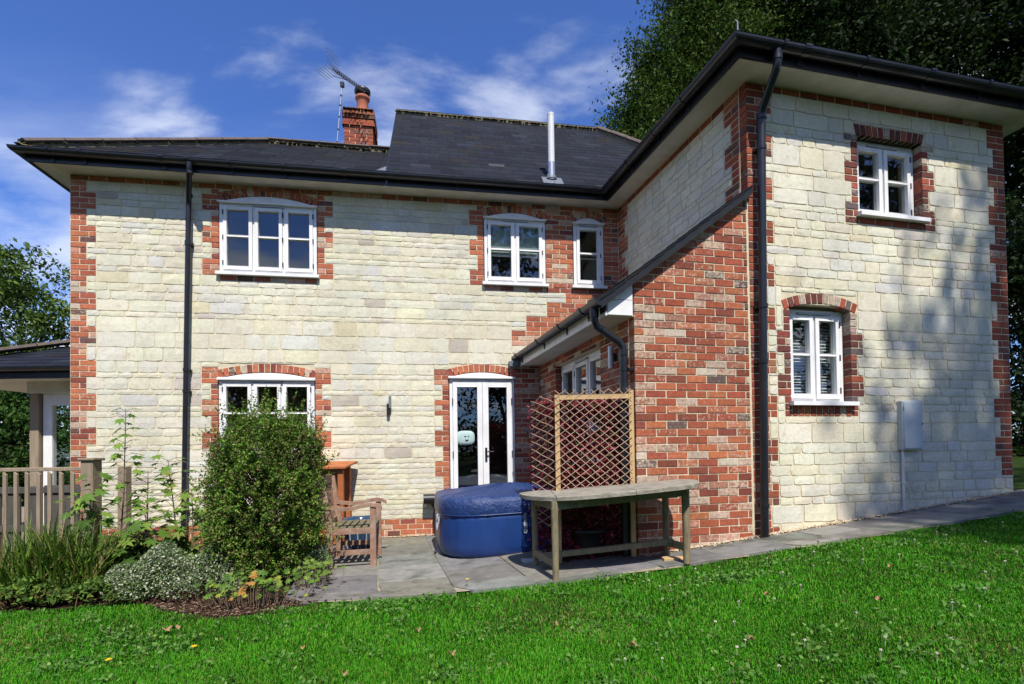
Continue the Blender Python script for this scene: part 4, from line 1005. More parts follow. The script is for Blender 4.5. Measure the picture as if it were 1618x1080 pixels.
# gravel along the foot of the walls
def gravel(W, s0, s1, n, wd, z_of=h_ground):
    V = []; cl = []
    for _ in range(n):
        s = random.uniform(s0, s1); d = abs(random.gauss(0, wd * .5)) + .0; x, y, _z = W(s, d, 0); r_ = random.uniform(.005, .013); c = random.choice([(.42, .30, .16), (.5, .42, .28), (.25, .17, .1), (.55, .5, .42)]); z = h_ground(x) + .004
        pts = [(x + math.cos(a) * r_ * random.uniform(.7, 1.2), y + math.sin(a) * r_ * random.uniform(.7, 1.2), z) for a in (0, 1.25, 2.5, 3.75, 5)]
        mbg.add(pts + [(x, y, z + r_ * .8)], [(i, (i + 1) % 5, 5) for i in range(5)], c)
mbg = MB(); gravel(WA, 3.2, 4.85, 700, .05); gravel(WC, -1.2, 3.5, 2600, .07); gravel(WA, 1.0, 3.2, 200, .05)
tag(mbg.build('gravel_strip', M_GRAVEL, origin=(0, 0, 0)), kind='stuff')

# ------------------------------------------------------------------ fittings on the walls
mbx = thing('meter_box', 'pale grey meter box fixed to the shaded right end of the wing wall', 'meter box', WC(1.9, .05, 1.1))
mb = MB(); mb.box((1.775, .0, 1.135), (2.045, .062, 1.655), WC, .006); mb.build('box_body', M_BOX, mbx)
mb = MB(); mb.box((1.79, .0625, 1.150), (2.035, .070, 1.640), WC, .003); mb.build('box_door', M_BOX, mbx)
mb = MB(); mb.box((2.022, .071, 1.40), (2.030, .075, 1.42), WC); mb.build('lock', M_IRON, mbx)
for z in (1.24, 1.55): mb = MB(); mb.box((1.783, .064, z), (1.790, .076, z + .04), WC); mb.build('hinge', M_STEEL, mbx)
cd_ = thing('cable_conduit', 'thin white conduit running from under the meter box down to the path', 'conduit', WC(1.81, .03, .5))
mb = MB(); mb.tube([WC(1.812, .022, .49), WC(1.812, .022, 1.14)], .014, 8); mb.build('tube', M_CONDUIT, cd_)
for z in (.5, .78): mb = MB(); mb.box((1.792, .0, z), (1.832, .04, z + .02), WC); mb.build('clip', M_CONDUIT, cd_)
lt = thing('wall_light', 'slim grey wall light on the cream stone between the lower window and the doors', 'wall light', WA(3.98, .03, 1.72))
mb = MB(); mb.tube([WA(3.972, .045, 1.705), WA(3.972, .045, 1.86)], .024, 12); mb.build('lamp_body', M_IRON, lt)
mb = MB(); mb.tube([WA(3.995, .055, 1.80), WA(3.995, .055, 1.965)], .020, 12); mb.build('steel_tube', M_STEEL, lt)
mb = MB(); mb.box((3.955, .0, 1.76), (3.985, .04, 1.83), WA, .003); mb.build('bracket', M_IRON, lt)
lt = thing('wall_light', 'slim steel wall light on the shaded lean-to wall behind the downpipe', 'wall light', WD(.5, .03, 2.0))
mb = MB(); mb.tube([WD(.37, .06, 1.99), WD(.37, .06, 2.21)], .028, 12); mb.build('steel_tube', M_STEEL, lt)
mb = MB(); mb.box((.355, 0, 2.06), (.385, .05, 2.14), WD, .003); mb.build('bracket', M_IRON, lt)
ag = thing('air_grille', 'small brown air grille low in the brick plinth near the chair', 'air grille', WA(4.03, 0, .02))
mb = MB(); mb.box((3.945, .0, .018), (4.11, .010, .082), WA, .002)
for i in range(9):
    for k in range(3): mb.box((3.955 + i * .0168, .0098, .026 + k * .018), (3.965 + i * .0168, .0125, .036 + k * .018), WA)
mb.build('grille_plate', M_RUST, ag)
ts = thing('outside_tap', 'black drum shaped hose fitting on the wall beside the blue hot tub', 'fitting', WA(4.5, .05, .4))
mb = MB(); P = [WA(4.44, .13, .525), WA(4.60, .13, .525)]; mb.tube(P, [.068, .068], 18); mb.build('drum', M_IRON, ts)
mb = MB(); mb.box((4.48, 0, .48), (4.55, .10, .56), WA, .004); mb.build('bracket', M_IRON, ts)
mb = MB(); mb.tube([WA(4.56, .10, .46), WA(4.60, .09, .38), WA(4.585, .06, .25), WA(4.60, .07, .12), WA(4.62, .12, .02)], .022, 8); mb.build('hose', M_IRON, ts)
mb = MB(); mb.tube([WA(4.47, .10, .46), WA(4.475, .06, .40), WA(4.50, .05, .42)], .014, 8); mb.build('spout', M_STEEL, ts)
cu = thing('cushion', 'pale blue cushion with a printed smile standing behind the left glass door', 'cushion', WA(5.04, -.07, 1.6))
def blob(W, c, sx, sd_, sz, n=12, e=3.2):
    V = []; F = []
    for i in range(n + 1):
        ph = -math.pi / 2 + math.pi * i / n
        for k in range(2 * n):
            th_ = math.pi * k / n; f = lambda v: math.copysign(abs(v) ** (2 / e), v)
            V.append(W(c[0] + sx * f(math.cos(ph)) * f(math.cos(th_)), c[1] + sd_ * math.cos(ph) * math.sin(th_), c[2] + sz * f(math.sin(ph))))
    for i in range(n):
        for k in range(2 * n): F.append((i * 2 * n + k, i * 2 * n + (k + 1) % (2 * n), (i + 1) * 2 * n + (k + 1) % (2 * n), (i + 1) * 2 * n + k))
    return V, F
mb = MB(); mb.add(*blob(WA, (5.05, -.075, 1.375), .135, .035, .105), smooth=True); mb.build('cover', M_CUSH, cu)
for s_, z, w in ((5.045, 1.395, .016), (5.09, 1.398, .014)):
    mb = MB(); mb.add(*blob(WA, (s_, -.040, z), w, .004, .009, 6)); mb.build('printed_eye', M_DARKP, cu)
mb = MB(); mb.tube([WA(5.045, -.037, 1.352), WA(5.055, -.036, 1.341), WA(5.075, -.036, 1.340), WA(5.09, -.037, 1.352)], .006, 6); mb.build('printed_mouth', M_DARKP, cu)
mb = MB(); mb.add(*blob(WA, (5.05, -.35, .48), .17, .1, .07), smooth=True); bag = mb.build('folded_blanket', M_CUSH, origin=WA(5.05, -.35, .41)); tag(bag, 'pale folded blanket low behind the left glass door', 'blanket')

# ------------------------------------------------------------------ hot tub
tub = thing('hot_tub', 'round cornered dark blue inflatable hot tub with a fitted cover on the patio', 'hot tub', (-.10, 6.36, .02))
def rsq(hw_, rc, n=12):
    P = []
    for cx_, cy_, a0 in ((hw_ - rc, hw_ - rc, 0), (-hw_ + rc, hw_ - rc, 90), (-hw_ + rc, -hw_ + rc, 180), (hw_ - rc, -hw_ + rc, 270)):
        for i in range(n): a = R(a0 + 90 * i / (n - 1)); P.append((cx_ + rc * math.cos(a), cy_ + rc * math.sin(a)))
    return P
TR = Matrix.Rotation(R(12), 3, 'Z')
def tub_rings(prof, n=26, rib=0, wr=0, rc=.58):
    V = []; F = []; m = None
    for r_, z in prof:
        P = rsq(r_, min(rc, r_ * .62), n); m = len(P)
        for k, (x, y) in enumerate(P):
            f = 1 - rib * (abs(math.sin(k * math.pi / 4.0)) ** .5 - .8) * 0 - (rib if k % 4 == 0 else 0)
            zz = z + (math.sin(k * 1.7 + r_ * 23) * wr + math.sin(k * .6 + r_ * 11) * wr)
            v = TR @ Vector((x * f, y * f, 0)); V.append((v.x - .10, v.y + 6.36, zz + h_ground(v.x - .10) * .35 + .01))
    for i in range(len(prof) - 1):
        for k in range(m): F.append((i * m + k, i * m + (k + 1) % m, (i + 1) * m + (k + 1) % m, (i + 1) * m + k))
    F.append(tuple(range((len(prof) - 1) * m, len(prof) * m))); return V, F
mb = MB(); mb.add(*tub_rings([(.72, .01), (.785, .02), (.812, .06), (.822, .14), (.826, .28), (.822, .42), (.812, .52)], 26, .006), smooth=True); mb.build('inflated_wall', M_VINYL, tub)
mb = MB(); mb.add(*tub_rings([(.828, .475), (.834, .49), (.832, .57), (.824, .625), (.800, .660), (.75, .675), (.60, .685), (.42, .71), (.2, .74), (.05, .748)], 26, 0, .0055), smooth=True); mb.build('cover', M_VINYLD, tub)
mb = MB(); q = [Vector(p) for p in tub_rings([(.828, .478)], 26)[0]]; mb.tube(q + [q[0]], .008, 6); mb.build('seam_piping', M_VINYL, tub)
def tubw(a, b, rad=.826):       # front face frame: along, out, z
    v = TR @ Vector((a, -rad - b, 0)); return v
def TF(a, d, z): v = TR @ Vector((a, -.822 - d, 0)); return (v.x - .10, v.y + 6.36, z)
for s_ in (.06,):
    mb = MB(); mb.box((s_ - .016, .002, .40), (s_ + .016, .012, .52), TF, .003); mb.build('strap', M_STRAP, tub)
    mb = MB(); mb.box((s_ - .022, .010, .36), (s_ + .022, .026, .42), TF, .004); mb.box((s_ - .018, .010, .30), (s_ + .018, .022, .355), TF, .004); mb.build('buckle', M_GREYP, tub)
def TL(a, d, z): v = TR @ Vector((-.822 - d, a, 0)); return (v.x - .10, v.y + 6.36, z)
mb = MB()
for k in range(3):
    mb.tube([TL(-.42 + .05 * math.cos(t_ / 8 * 2 * math.pi), .012 + .01 * k, .42 - .04 * k + .05 * math.sin(t_ / 8 * 2 * math.pi)) for t_ in range(9)], .006, 5)
mb.tube([TL(-.50, .02, .50), TL(-.44, .03, .36), TL(-.34, .02, .48)], .007, 5); mb.build('inlet_fitting', M_GREYP, tub)
# pale ground sheet under it
mb = MB(); mb.add([(x, y, z + .0) for x, y, z in tub_rings([(.80, .006), (.83, .004)], 26)[0]], tub_rings([(.80, .0), (.83, .0)], 26)[1][:-1]); mb.build('ground_sheet', M_STRAP, tub)

# ------------------------------------------------------------------ garden table
TB = thing('garden_table', 'long silvered wooden table with a rounded end in front of the trellis', 'table', (.85, 4.5, .12))
top = [(.05, 5.02), (.075, 4.82), (.13, 4.62), (.22, 4.42), (.34, 4.27), (.50, 4.17), (.72, 4.125), (1.0, 4.11), (1.25, 4.125), (1.50, 4.155), (1.615, 4.55), (1.52, 4.74), (1.15, 4.74), (.80, 4.88), (.45, 5.02), (.20, 5.09)]
for _ in (0, 1): top = [q for i in range(len(top)) for q in ((top[i - 1][0] * .25 + top[i][0] * .75, top[i - 1][1] * .25 + top[i][1] * .75), (top[i][0] * .75 + top[(i + 1) % len(top)][0] * .25, top[i][1] * .75 + top[(i + 1) % len(top)][1] * .25))]
def tz(x): return .772 + .088 * x
splits = [(-9, .36), (.36, .98), (.98, 9)]
for a, b in splits:
    poly = clip_half(clip_half([(x, y) for x, y in top], -1, 0, -a - .0), 1, 0, b - .004)
    n = len(poly); cx_ = sum(p[0] for p in poly) / n; cy_ = sum(p[1] for p in poly) / n
    P = [(x, y, tz(x) - .034) for x, y in poly] + [(x, y, tz(x) - .005) for x, y in poly] + [(x + (cx_ - x) * .012, y + (cy_ - y) * .012, tz(x)) for x, y in poly]
    mb = MB(); mb.add(P, [(i, (i + 1) % n, (i + 1) % n + n, i + n) for i in range(n)] + [(i + n, (i + 1) % n + n, (i + 1) % n + 2 * n, i + 2 * n) for i in range(n)] + [tuple(range(2 * n, 3 * n)), tuple(reversed(range(n)))]); mb.build('top_board', M_OLDWOOD, TB)
legs = [(.345, 4.29), (1.45, 4.36), (.205, 4.90), (1.38, 4.70)]
for i, (x, y) in enumerate(legs):
    mb = MB(); z0 = h_ground(x) - .0; mb.tube([(x, y, z0), (x, y, z0 + .3), (x - .003, y, tz(x) - .036)], [.027, .029, .030] if i != 1 else [.029, .031, .033], 12); mb.build('leg', M_LEGWOOD, TB)
def bar(p, q, w, h_, name, m, par):
    p, q = Vector(p), Vector(q); u = (q - p).normalized(); sd_ = u.cross(Vector((0, 0, 1))).normalized() * w / 2; up = sd_.cross(u).normalized() * h_ / 2
    if abs(u.z) > .95: sd_ = Vector((1, 0, 0)) * w / 2; up = Vector((0, 1, 0)) * h_ / 2
    mb = MB(); mb.hexa([p - sd_ - up, p + sd_ - up, q + sd_ - up, q - sd_ - up, p - sd_ + up, p + sd_ + up, q + sd_ + up, q - sd_ + up]); return mb.build(name, m, par)
def hz(x, y, dz): return (x, y, h_ground(x) + dz)
bar(hz(.345, 4.31, .13), hz(.205, 4.88, .13), .03, .06, 'side_rail', M_LEGWOOD, TB); bar(hz(1.45, 4.38, .13), hz(1.38, 4.68, .13), .03, .06, 'side_rail', M_LEGWOOD, TB)
bar(hz(.265, 4.61, .145), hz(1.40, 4.56, .155), .05, .045, 'stretcher', M_LEGWOOD, TB)
bar((.36, 4.30, tz(.36) - .075), (1.44, 4.36, tz(1.44) - .075), .022, .075, 'apron', M_LEGWOOD, TB); bar((.22, 4.88, tz(.22) - .075), (1.37, 4.70, tz(1.37) - .075), .022, .075, 'apron', M_LEGWOOD, TB)
bar((.345, 4.31, tz(.345) - .075), (.21, 4.88, tz(.21) - .075), .022, .075, 'apron', M_LEGWOOD, TB); bar((1.45, 4.38, tz(1.45) - .075), (1.38, 4.68, tz(1.38) - .075), .022, .075, 'apron', M_LEGWOOD, TB)
# timber offcut and pot foot at the end of the table
ob = MB(); ob.box((1.30, 4.50, h_ground(1.3)), (1.52, 4.60, h_ground(1.3) + .028), None, .003); tag(ob.build('timber_offcut', M_PINE, origin=(1.4, 4.55, h_ground(1.3))), 'short pale timber offcut lying on the slabs under the right end of the table', 'timber')
ob = MB(); ob.prism([(0, 0), (.20, .03), (.17, .17), (-.03, .13)], 0, .018, lambda u, d, w: (.10 + u, 4.93 + w + .1, h_ground(.1) + .006 + d)); tag(ob.build('loose_tile', M_GREYP, origin=(.15, 5.1, .08)), 'loose pale square tile lying between the hot tub and the table', 'tile')

# ------------------------------------------------------------------ trellis screen and red climber
tr = thing('trellis_screen', 'willow trellis screen on pale timber posts in the corner of the lean-to', 'trellis', (.75, 4.84, .12))
pL, pR = Vector((.425, 4.83)), Vector((1.105, 4.775))
def TS(s, d, z): u = (pR - pL).normalized(); q = pL + u * s + Vector((u.y, -u.x)) * d; return (q.x, q.y, z)
Lp = (pR - pL).length
wbox(TS, (-.022, .0, .14), (.022, -.045, 1.705), 'post', M_PINE, tr, .003); wbox(TS, (Lp - .022, .0, .2), (Lp + .022, -.045, 1.735), 'post', M_PINE, tr, .003)
wbox(TS, (.022, .004, 1.655), (Lp - .022, -.02, 1.70), 'top_rail', M_PINE, tr, .003)
def laths(F, s0, s1, z0, z1, step, slope1, slope2, d, name='lath'):
    for sl, dd in ((slope1, d), (-slope2, d - .007)):
        c = z0 - abs(sl) * (s1 - s0) - 0; cmin = z0 - max(0, sl * (s1 - s0)); cmax = z1 + max(0, -sl * (s1 - s0)); c = cmin + .01
        while c < cmax:
            # line z = c + sl*(s-s0)
            sa, sb = s0, s1
            za, zb = c + sl * (sa - s0), c + sl * (sb - s0)
            pts = []
            def clipz(sa, za, sb, zb):
                if (za < z0 and zb < z0) or (za > z1 and zb > z1): return None
                def at(zt): return sa + (zt - za) / (zb - za) * (sb - sa)
                P = [(sa, za), (sb, zb)]
                for i in (0, 1):
                    if P[i][1] < z0: P[i] = (at(z0), z0)
                    elif P[i][1] > z1: P[i] = (at(z1), z1)
                return P
            P = clipz(sa, za, sb, zb)
            if P and abs(P[0][0] - P[1][0]) > .02:
                mb = MB(); n = 5; pts = [F(P[0][0] + (P[1][0] - P[0][0]) * k / n, dd + .003 * math.sin(k * 1.3 + c * 9), P[0][1] + (P[1][1] - P[0][1]) * k / n + .004 * math.sin(k * 2 + c * 17)) for k in range(n + 1)]
                mb.tube(pts, .0038, 5); mb.build(name, M_LATH, tr)
            c += step
laths(TS, -.02, Lp + .0, .70, 1.745, .074, .74, .90, .006)
def TS2(s, d, z): q = pL + Vector((-.58, .82)).normalized() * s; return (q.x, q.y, z + s * .04)
laths(TS2, .0, .40, .45, 1.70, .080, .30, .52, 0)
def leaves(cen, rad, n, size, cols, seed=1, flat=0, shape='round', up=.0):
    rng = np.random.default_rng(seed); c = rng.normal(size=(n, 3)); 
    P = np.asarray(cen) + c * np.asarray(rad) if np.ndim(cen) == 1 else cen
    return leaf_quads(P, size, cols, rng, up)
def leaf_quads(P, size, cols, rng, up=0., asp=.55, fold=.18):
    n = len(P); s = size * rng.uniform(.6, 1.35, n)[:, None]
    d = rng.normal(size=(n, 3)); d /= np.linalg.norm(d, axis=1)[:, None]
    nrm = rng.normal(size=(n, 3)); nrm[:, 2] = np.abs(nrm[:, 2]) * (1 + up) + up; nrm[:, 1] -= .35 * up
    side = np.cross(d, nrm); side /= (np.linalg.norm(side, axis=1)[:, None] + 1e-9); nn = np.cross(side, d)
    a = P - d * s * .5; b = P + side * s * asp * .5 + nn * s * fold * .5; c = P + d * s * .5; e = P - side * s * asp * .5 + nn * s * fold * .5
    V = np.stack([a, b, c, e], 1)
    cols = np.asarray(cols); k = cols[rng.integers(0, len(cols), n)] * rng.uniform(.65, 1.35, n)[:, None]
    return V, k
rng = np.random.default_rng(5)
red = thing('red_climber', 'dark red leaved shrub growing up behind the trellis screen', 'shrub', (.72, 5.1, .1))
NR = 26000
P = np.stack([rng.uniform(.16, 1.12, NR), 4.87 + .42 * rng.uniform(0, 1, NR) ** 2.3, rng.uniform(.14, 1.69, NR)], 1)
P = P[~((np.abs(P[:, 0] - .83) < .06) & (np.abs(P[:, 2] - 1.43) < .07))]
P = P[rng.random(len(P)) < np.clip(1.15 - .35 * np.abs(np.sin(P[:, 0] * 9 + P[:, 2] * 6)), 0, 1)]
P[:, 0] -= (P[:, 1] - 4.87) * .25
P = P[(P[:, 0] + .26 * P[:, 1] < 2.36) & (P[:, 1] > 4.90 + np.clip(.42 - P[:, 0], 0, 1) * 1.42)]
V, k = leaf_quads(P, .052, [(.22, .014, .028), (.30, .025, .05), (.13, .012, .018), (.40, .07, .11), (.06, .06, .02), (.14, .06, .03)], rng, .3, .42)
np_mesh('foliage', V, 4, k, M_LEAFM, red, 'stuff', red.location)
for i in range(7):
    mb = MB(); x = random.uniform(.35, .95); mb.tube([(x, 5.1, .1), (x + random.uniform(-.1, .1), 5.05, .8), (x + random.uniform(-.15, .15), 5.0, 1.55)], [.012, .008, .004], 6); mb.build('stem', M_TWIG, red)
pt = MB(); pt.lathe([(.17, 0), (.21, .15), (.22, .26), (.235, .27), (.235, .30), (.21, .30)], (.72, 5.1, .13), 18); tag(pt.build('added_dark_pot', M_IRON, origin=(.72, 5.1, .13)), 'dark pot added to deepen the shade behind the table', 'pot')  # dark pot added to darken the space behind the table

# ------------------------------------------------------------------ armchair and pot
ch = thing('garden_armchair', 'faded wooden garden armchair facing right at the edge of the patio', 'chair', (-1.66, 5.65, .003))
cu_ = Vector((.968, .252)).normalized(); cv = Vector((-.16, .987)).normalized()
def CHF(a, b, z): q = Vector((-1.885, 5.33)) + cu_ * a + cv * b; return (q.x, q.y, z)
Wd = .60
def cbar(p, q, w, h_, name, m=M_TEAK):
    return bar(CHF(*p), CHF(*q), w, h_, name, m, ch)
for b_ in (0, Wd):
    mb = MB(); mb.hexa([CHF(-.035, b_ - .02, .003), CHF(.035, b_ - .02, .003), CHF(.035, b_ + .02, .003), CHF(-.035, b_ + .02, .003), CHF(-.035, b_ - .02, .43), CHF(.035, b_ - .02, .43), CHF(.035, b_ + .02, .43), CHF(-.035, b_ + .02, .43)])
    mb.hexa([CHF(-.035, b_ - .02, .43), CHF(.035, b_ - .02, .43), CHF(.035, b_ + .02, .43), CHF(-.035, b_ + .02, .43), CHF(-.105, b_ - .02, .93), CHF(-.045, b_ - .02, .93), CHF(-.045, b_ + .02, .93), CHF(-.105, b_ + .02, .93)]); mb.build('back_leg', M_TEAK, ch)
    mb = MB(); mb.hexa([CHF(.405, b_ - .02, .003), CHF(.465, b_ - .02, .003), CHF(.465, b_ + .02, .003), CHF(.405, b_ + .02, .003), CHF(.405, b_ - .02, .615), CHF(.465, b_ - .02, .615), CHF(.465, b_ + .02, .615), CHF(.405, b_ + .02, .615)]); mb.build('front_leg', M_TEAK, ch)
    mb = MB(); arm = [(-.02, .64, .030), (.06, .635, .036), (.15, .622, .036), (.24, .628, .036), (.33, .650, .038), (.42, .662, .040), (.48, .650, .038), (.525, .620, .030)]
    for (a0, z0, t0), (a1, z1, t1) in zip(arm, arm[1:]): mb.hexa([CHF(a0, b_ - .032, z0 - t0), CHF(a1, b_ - .032, z1 - t1), CHF(a1, b_ + .032, z1 - t1), CHF(a0, b_ + .032, z0 - t0), CHF(a0, b_ - .032, z0), CHF(a1, b_ - .032, z1), CHF(a1, b_ + .032, z1), CHF(a0, b_ + .032, z0)])
    mb.build('armrest', M_TEAK, ch)
    cbar((.035, b_, .155), (.405, b_, .155), .028, .05, 'side_rail'); cbar((.035, b_, .375), (.405, b_, .375), .028, .06, 'seat_rail')
for i in range(6): 
    a = .06 + i * .072; mb = MB(); mb.box((a - .026, -.0, .400), (a + .026, Wd, .416), CHF, .003); mb.build('seat_slat', M_SLATW, ch)
for i in range(7):
    b_ = .06 + i * .08; mb = MB(); mb.hexa([CHF(-.045, b_, .46), CHF(-.03, b_, .46), CHF(-.03, b_ + .045, .46), CHF(-.045, b_ + .045, .46), CHF(-.095, b_, .86), CHF(-.08, b_, .86), CHF(-.08, b_ + .045, .86), CHF(-.095, b_ + .045, .86)]); mb.build('back_slat', M_TEAK, ch)
cbar((-.085, 0, .90), (-.085, Wd, .90), .03, .09, 'top_rail'); cbar((-.03, 0, .45), (-.03, Wd, .45), .03, .05, 'lower_back_rail'); cbar((.43, 0, .375), (.43, Wd, .375), .028, .06, 'front_rail')
po = thing('glazed_pot', 'dark blue glazed pot with pale vertical streaks standing behind the armchair legs', 'pot', (-1.86, 6.35, .003))
prof = [(.13, 0), (.16, .03), (.185, .15), (.20, .28), (.205, .34), (.225, .35), (.225, .385), (.20, .385), (.19, .36)]
mb = MB(); mb.lathe(prof, (-1.86, 6.35, .003), 28); mb.build('pot_body', M_POT, po)
for i in range(12):
    a = 2 * math.pi * i / 12 + .1; mb = MB(); P = [(-1.86 + (r_ + .002) * math.cos(a), 6.35 + (r_ + .002) * math.sin(a), z + .003) for r_, z in ((.16, .03), (.186, .15), (.201, .28), (.206, .34))]; mb.tube(P, .008, 6); mb.build('glaze_streak', M_POTL, po)

# orange timber log store between the shrub and the wall
ls = thing('log_store', 'orange stained timber log store with a sloping lid half hidden by the shrub', 'log store', (-2.5, 6.9, 0))
for x, y, zt_ in ((-2.20, 6.66, .985), (-2.22, 7.00, 1.03), (-2.86, 6.60, .985), (-2.88, 6.94, 1.03)):
    mb = MB(); mb.box((x - .035, y - .025, 0), (x + .035, y + .025, zt_ - .02), None, .003); mb.build('post', M_ORANGE, ls)
for i in range(4):
    y0 = 6.54 + i * .135; mb = MB(); z0 = .985 + i * .016; mb.hexa([(-2.99, y0, z0), (-2.12, y0 + .05, z0), (-2.12, y0 + .18, z0 + .016), (-2.99, y0 + .13, z0 + .016), (-2.99, y0, z0 + .022), (-2.12, y0 + .05, z0 + .022), (-2.12, y0 + .18, z0 + .038), (-2.99, y0 + .13, z0 + .038)]); mb.build('roof_board', M_ORANGE, ls)
for i in range(4):
    mb = MB(); z = .02 + i * .055; mb.box((-2.84, 6.63 - .0, z), (-2.23, 6.65, z + .05), None, .003); mb.build('front_board', M_ORANGE, ls)
mb = MB(); mb.box((-2.9, 7.0, .1), (-2.2, 7.02, 1.0)); mb.build('back_panel', M_OAK, ls)
mb = MB(); mb.box((-2.84, 6.62, .60), (-2.23, 6.66, .65), None, .003); mb.build('cross_rail', M_ORANGE, ls)

# ------------------------------------------------------------------ left: deck balustrade, post, garden room
fn = thing('picket_balustrade', 'weathered timber picket balustrade with a thick newel post at the left edge', 'fence', (-4.7, 5.2, 0))
mb = MB(); mb.box((-4.275, 5.14, -.02), (-4.155, 5.26, 1.145), None, .004); mb.build('newel_post', M_OAK, fn); mb = MB(); mb.box((-4.295, 5.12, 1.145), (-4.135, 5.28, 1.172), None, .006); mb.build('post_cap', M_OAK, fn)
mb = MB(); mb.box((-6.6, 5.165, 1.045), (-4.275, 5.235, 1.083), None, .004); mb.build('handrail', M_OAK, fn)
mb = MB(); mb.box((-6.6, 5.175, .075), (-4.275, 5.22, .135), None, .004); mb.build('lower_rail', M_OAK, fn)
for i in range(19):
    x = -4.37 - .112 * i; j = random.uniform(-.004, .004); mb = MB(); mb.box((x - .018 + j, 5.150, .12), (x + .018 + j, 5.172, 1.03), None, .002)
    mb.v = [(a, b, c_ - (a - x) * .7 if c_ > .9 else c_) for a, b, c_ in mb.v]; mb.build('picket', M_OAK, fn)
gp = thing('timber_post', 'dark weathered timber post standing behind the saplings by the cream wall', 'post', (-4.62, 6.2, 0))
mb = MB(); mb.box((-4.68, 6.15, -.02), (-4.58, 6.25, 1.06), None, .005); mb.build('shaft', M_OAK, gp)
dk = thing('deck_steps_panel', 'low grey boarded screen on the deck behind the balustrade', 'screen', (-5.5, 5.9, 0))
for i in range(9):
    x = -6.6 + i * .22; mb = MB(); mb.box((x, 5.85, .0), (x + .17, 5.875, .86 + random.uniform(-.01, .01)), None, .003); mb.build('board', M_DARKW, dk)
mb = MB(); mb.box((-6.6, 5.83, .78), (-4.62, 5.85, .85), None, .003); mb.build('rail', M_DARKW, dk)
mb = MB(); mb.box((-6.6, 5.83, .35), (-4.62, 5.85, .42), None, .003); mb.build('rail', M_DARKW, dk)
mb = MB()
for i in range(14): pass
dkp = MB(); dkp.box((-12, 5.3, -.1), (-5.7, 12, .04)); dk_ = tag(dkp.build('timber_deck', M_OAK, origin=(-8, 7, 0)), kind='structure')
gr_ = thing('garden_room', 'small slate roofed garden room with a white framed glass door beyond the left corner', 'garden room', (-7.2, 8.2, 0))
GY = 7.45
mb = MB(); mb.box((-6.93, GY, .04), (-6.80, GY + .13, 2.10), None, .004); mb.build('oak_post', M_OAK, gr_)
mb = MB(); mb.box((-6.95, GY - .02, 2.10), (-5.9, GY + .16, 2.27), None, .004); mb.build('wall_plate', M_SOFFIT, gr_)
mb = MB(); mb.box((-6.78, GY + .05, .04), (-6.65, GY + .13, 2.10), None, .004); mb.box((-6.65, GY + .05, 1.93), (-5.9, GY + .13, 2.10), None, .004); mb.box((-6.65, GY + .05, .04), (-5.9, GY + .13, .20), None, .004); mb.build('door_frame', M_WHITE, gr_)
mb = MB(); mb.box((-6.65, GY + .08, .2), (-5.9, GY + .086, 1.93)); mb.build('pane', M_GLASS, gr_)
mb = MB(); mb.box((-6.40, GY + 1.0, .04), (-6.33, GY + 1.06, 1.9)); mb.build('far_window_frame', M_WHITE, gr_)
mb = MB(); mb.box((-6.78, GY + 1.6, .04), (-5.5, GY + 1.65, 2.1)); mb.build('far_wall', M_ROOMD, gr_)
mb = MB(); mb.box((-8.2, GY - .42, 2.27), (-5.62, GY + 2.4, 2.285)); mb.build('soffit', M_SOFFIT, gr_)
def GF(s, d, z): return (-8.2 + s, GY - d, z)
mb = MB(); mb.box((0, .42, 2.25), (2.56, .44, 2.37), GF); mb.build('fascia', M_BLACK, gr_)
mb = MB(); prf = [(.45 + .05 + .05 * math.cos(math.pi * (1 - i / 8)), 2.39 - .05 * math.sin(math.pi * i / 8)) for i in range(9)]
for i in range(8): p, q = prf[i], prf[i + 1]; mb.add([GF(-.1, *p), GF(2.56, *p), GF(2.56, *q), GF(-.1, *q)], [(0, 1, 2, 3)], smooth=True)
mb.build('gutter', M_BLACK, gr_)
hc = Vector((-8.25, GY - .48, 2.40)); sl = .42
rf_ = MB(); rf_.add([tuple(hc), (-5.62, GY - .48, 2.40), (-5.62, GY + 1.15, 2.40 + 1.63 * sl), tuple(hc + Vector((1.63, 1.63, 1.63 * sl)))], [(0, 1, 2, 3)], (.03, .033, .042, 1)); rf_.add([tuple(hc), tuple(hc + Vector((1.63, 1.63, 1.63 * sl))), tuple(hc + Vector((0, 3.2, 0)))], [(0, 1, 2)], (.03, .033, .042, 1)); rf = rf_.build('roof', M_SLATE, gr_)
row = 0
for k in range(9):
    n0 = .18 * k
    if n0 > 1.45: break
    for j in range(14):
        x0 = -8.25 + n0 + j * .26 + (.13 if k % 2 else 0); x1 = x0 + .255
        if x1 > -5.62: break
        mb = MB(); mb.hexa([(x0, GY - .48 + n0, 2.402 + sl * n0), (x1, GY - .48 + n0, 2.402 + sl * n0), (x1, GY - .48 + n0 + .2, 2.402 + sl * (n0 + .2)), (x0, GY - .48 + n0 + .2, 2.402 + sl * (n0 + .2)),
                            (x0, GY - .48 + n0, 2.414 + sl * n0), (x1, GY - .48 + n0, 2.414 + sl * n0), (x1, GY - .48 + n0 + .2, 2.404 + sl * (n0 + .2)), (x0, GY - .48 + n0 + .2, 2.404 + sl * (n0 + .2))], pick(PAL_SL)); mb.build('slate', M_SLATE, rf)
ridge(hc + Vector((.0, .0, .05)), hc + Vector((1.63, 1.63, 1.63 * sl + .05)), 'hip', rf, r_=.10, flat=.75)

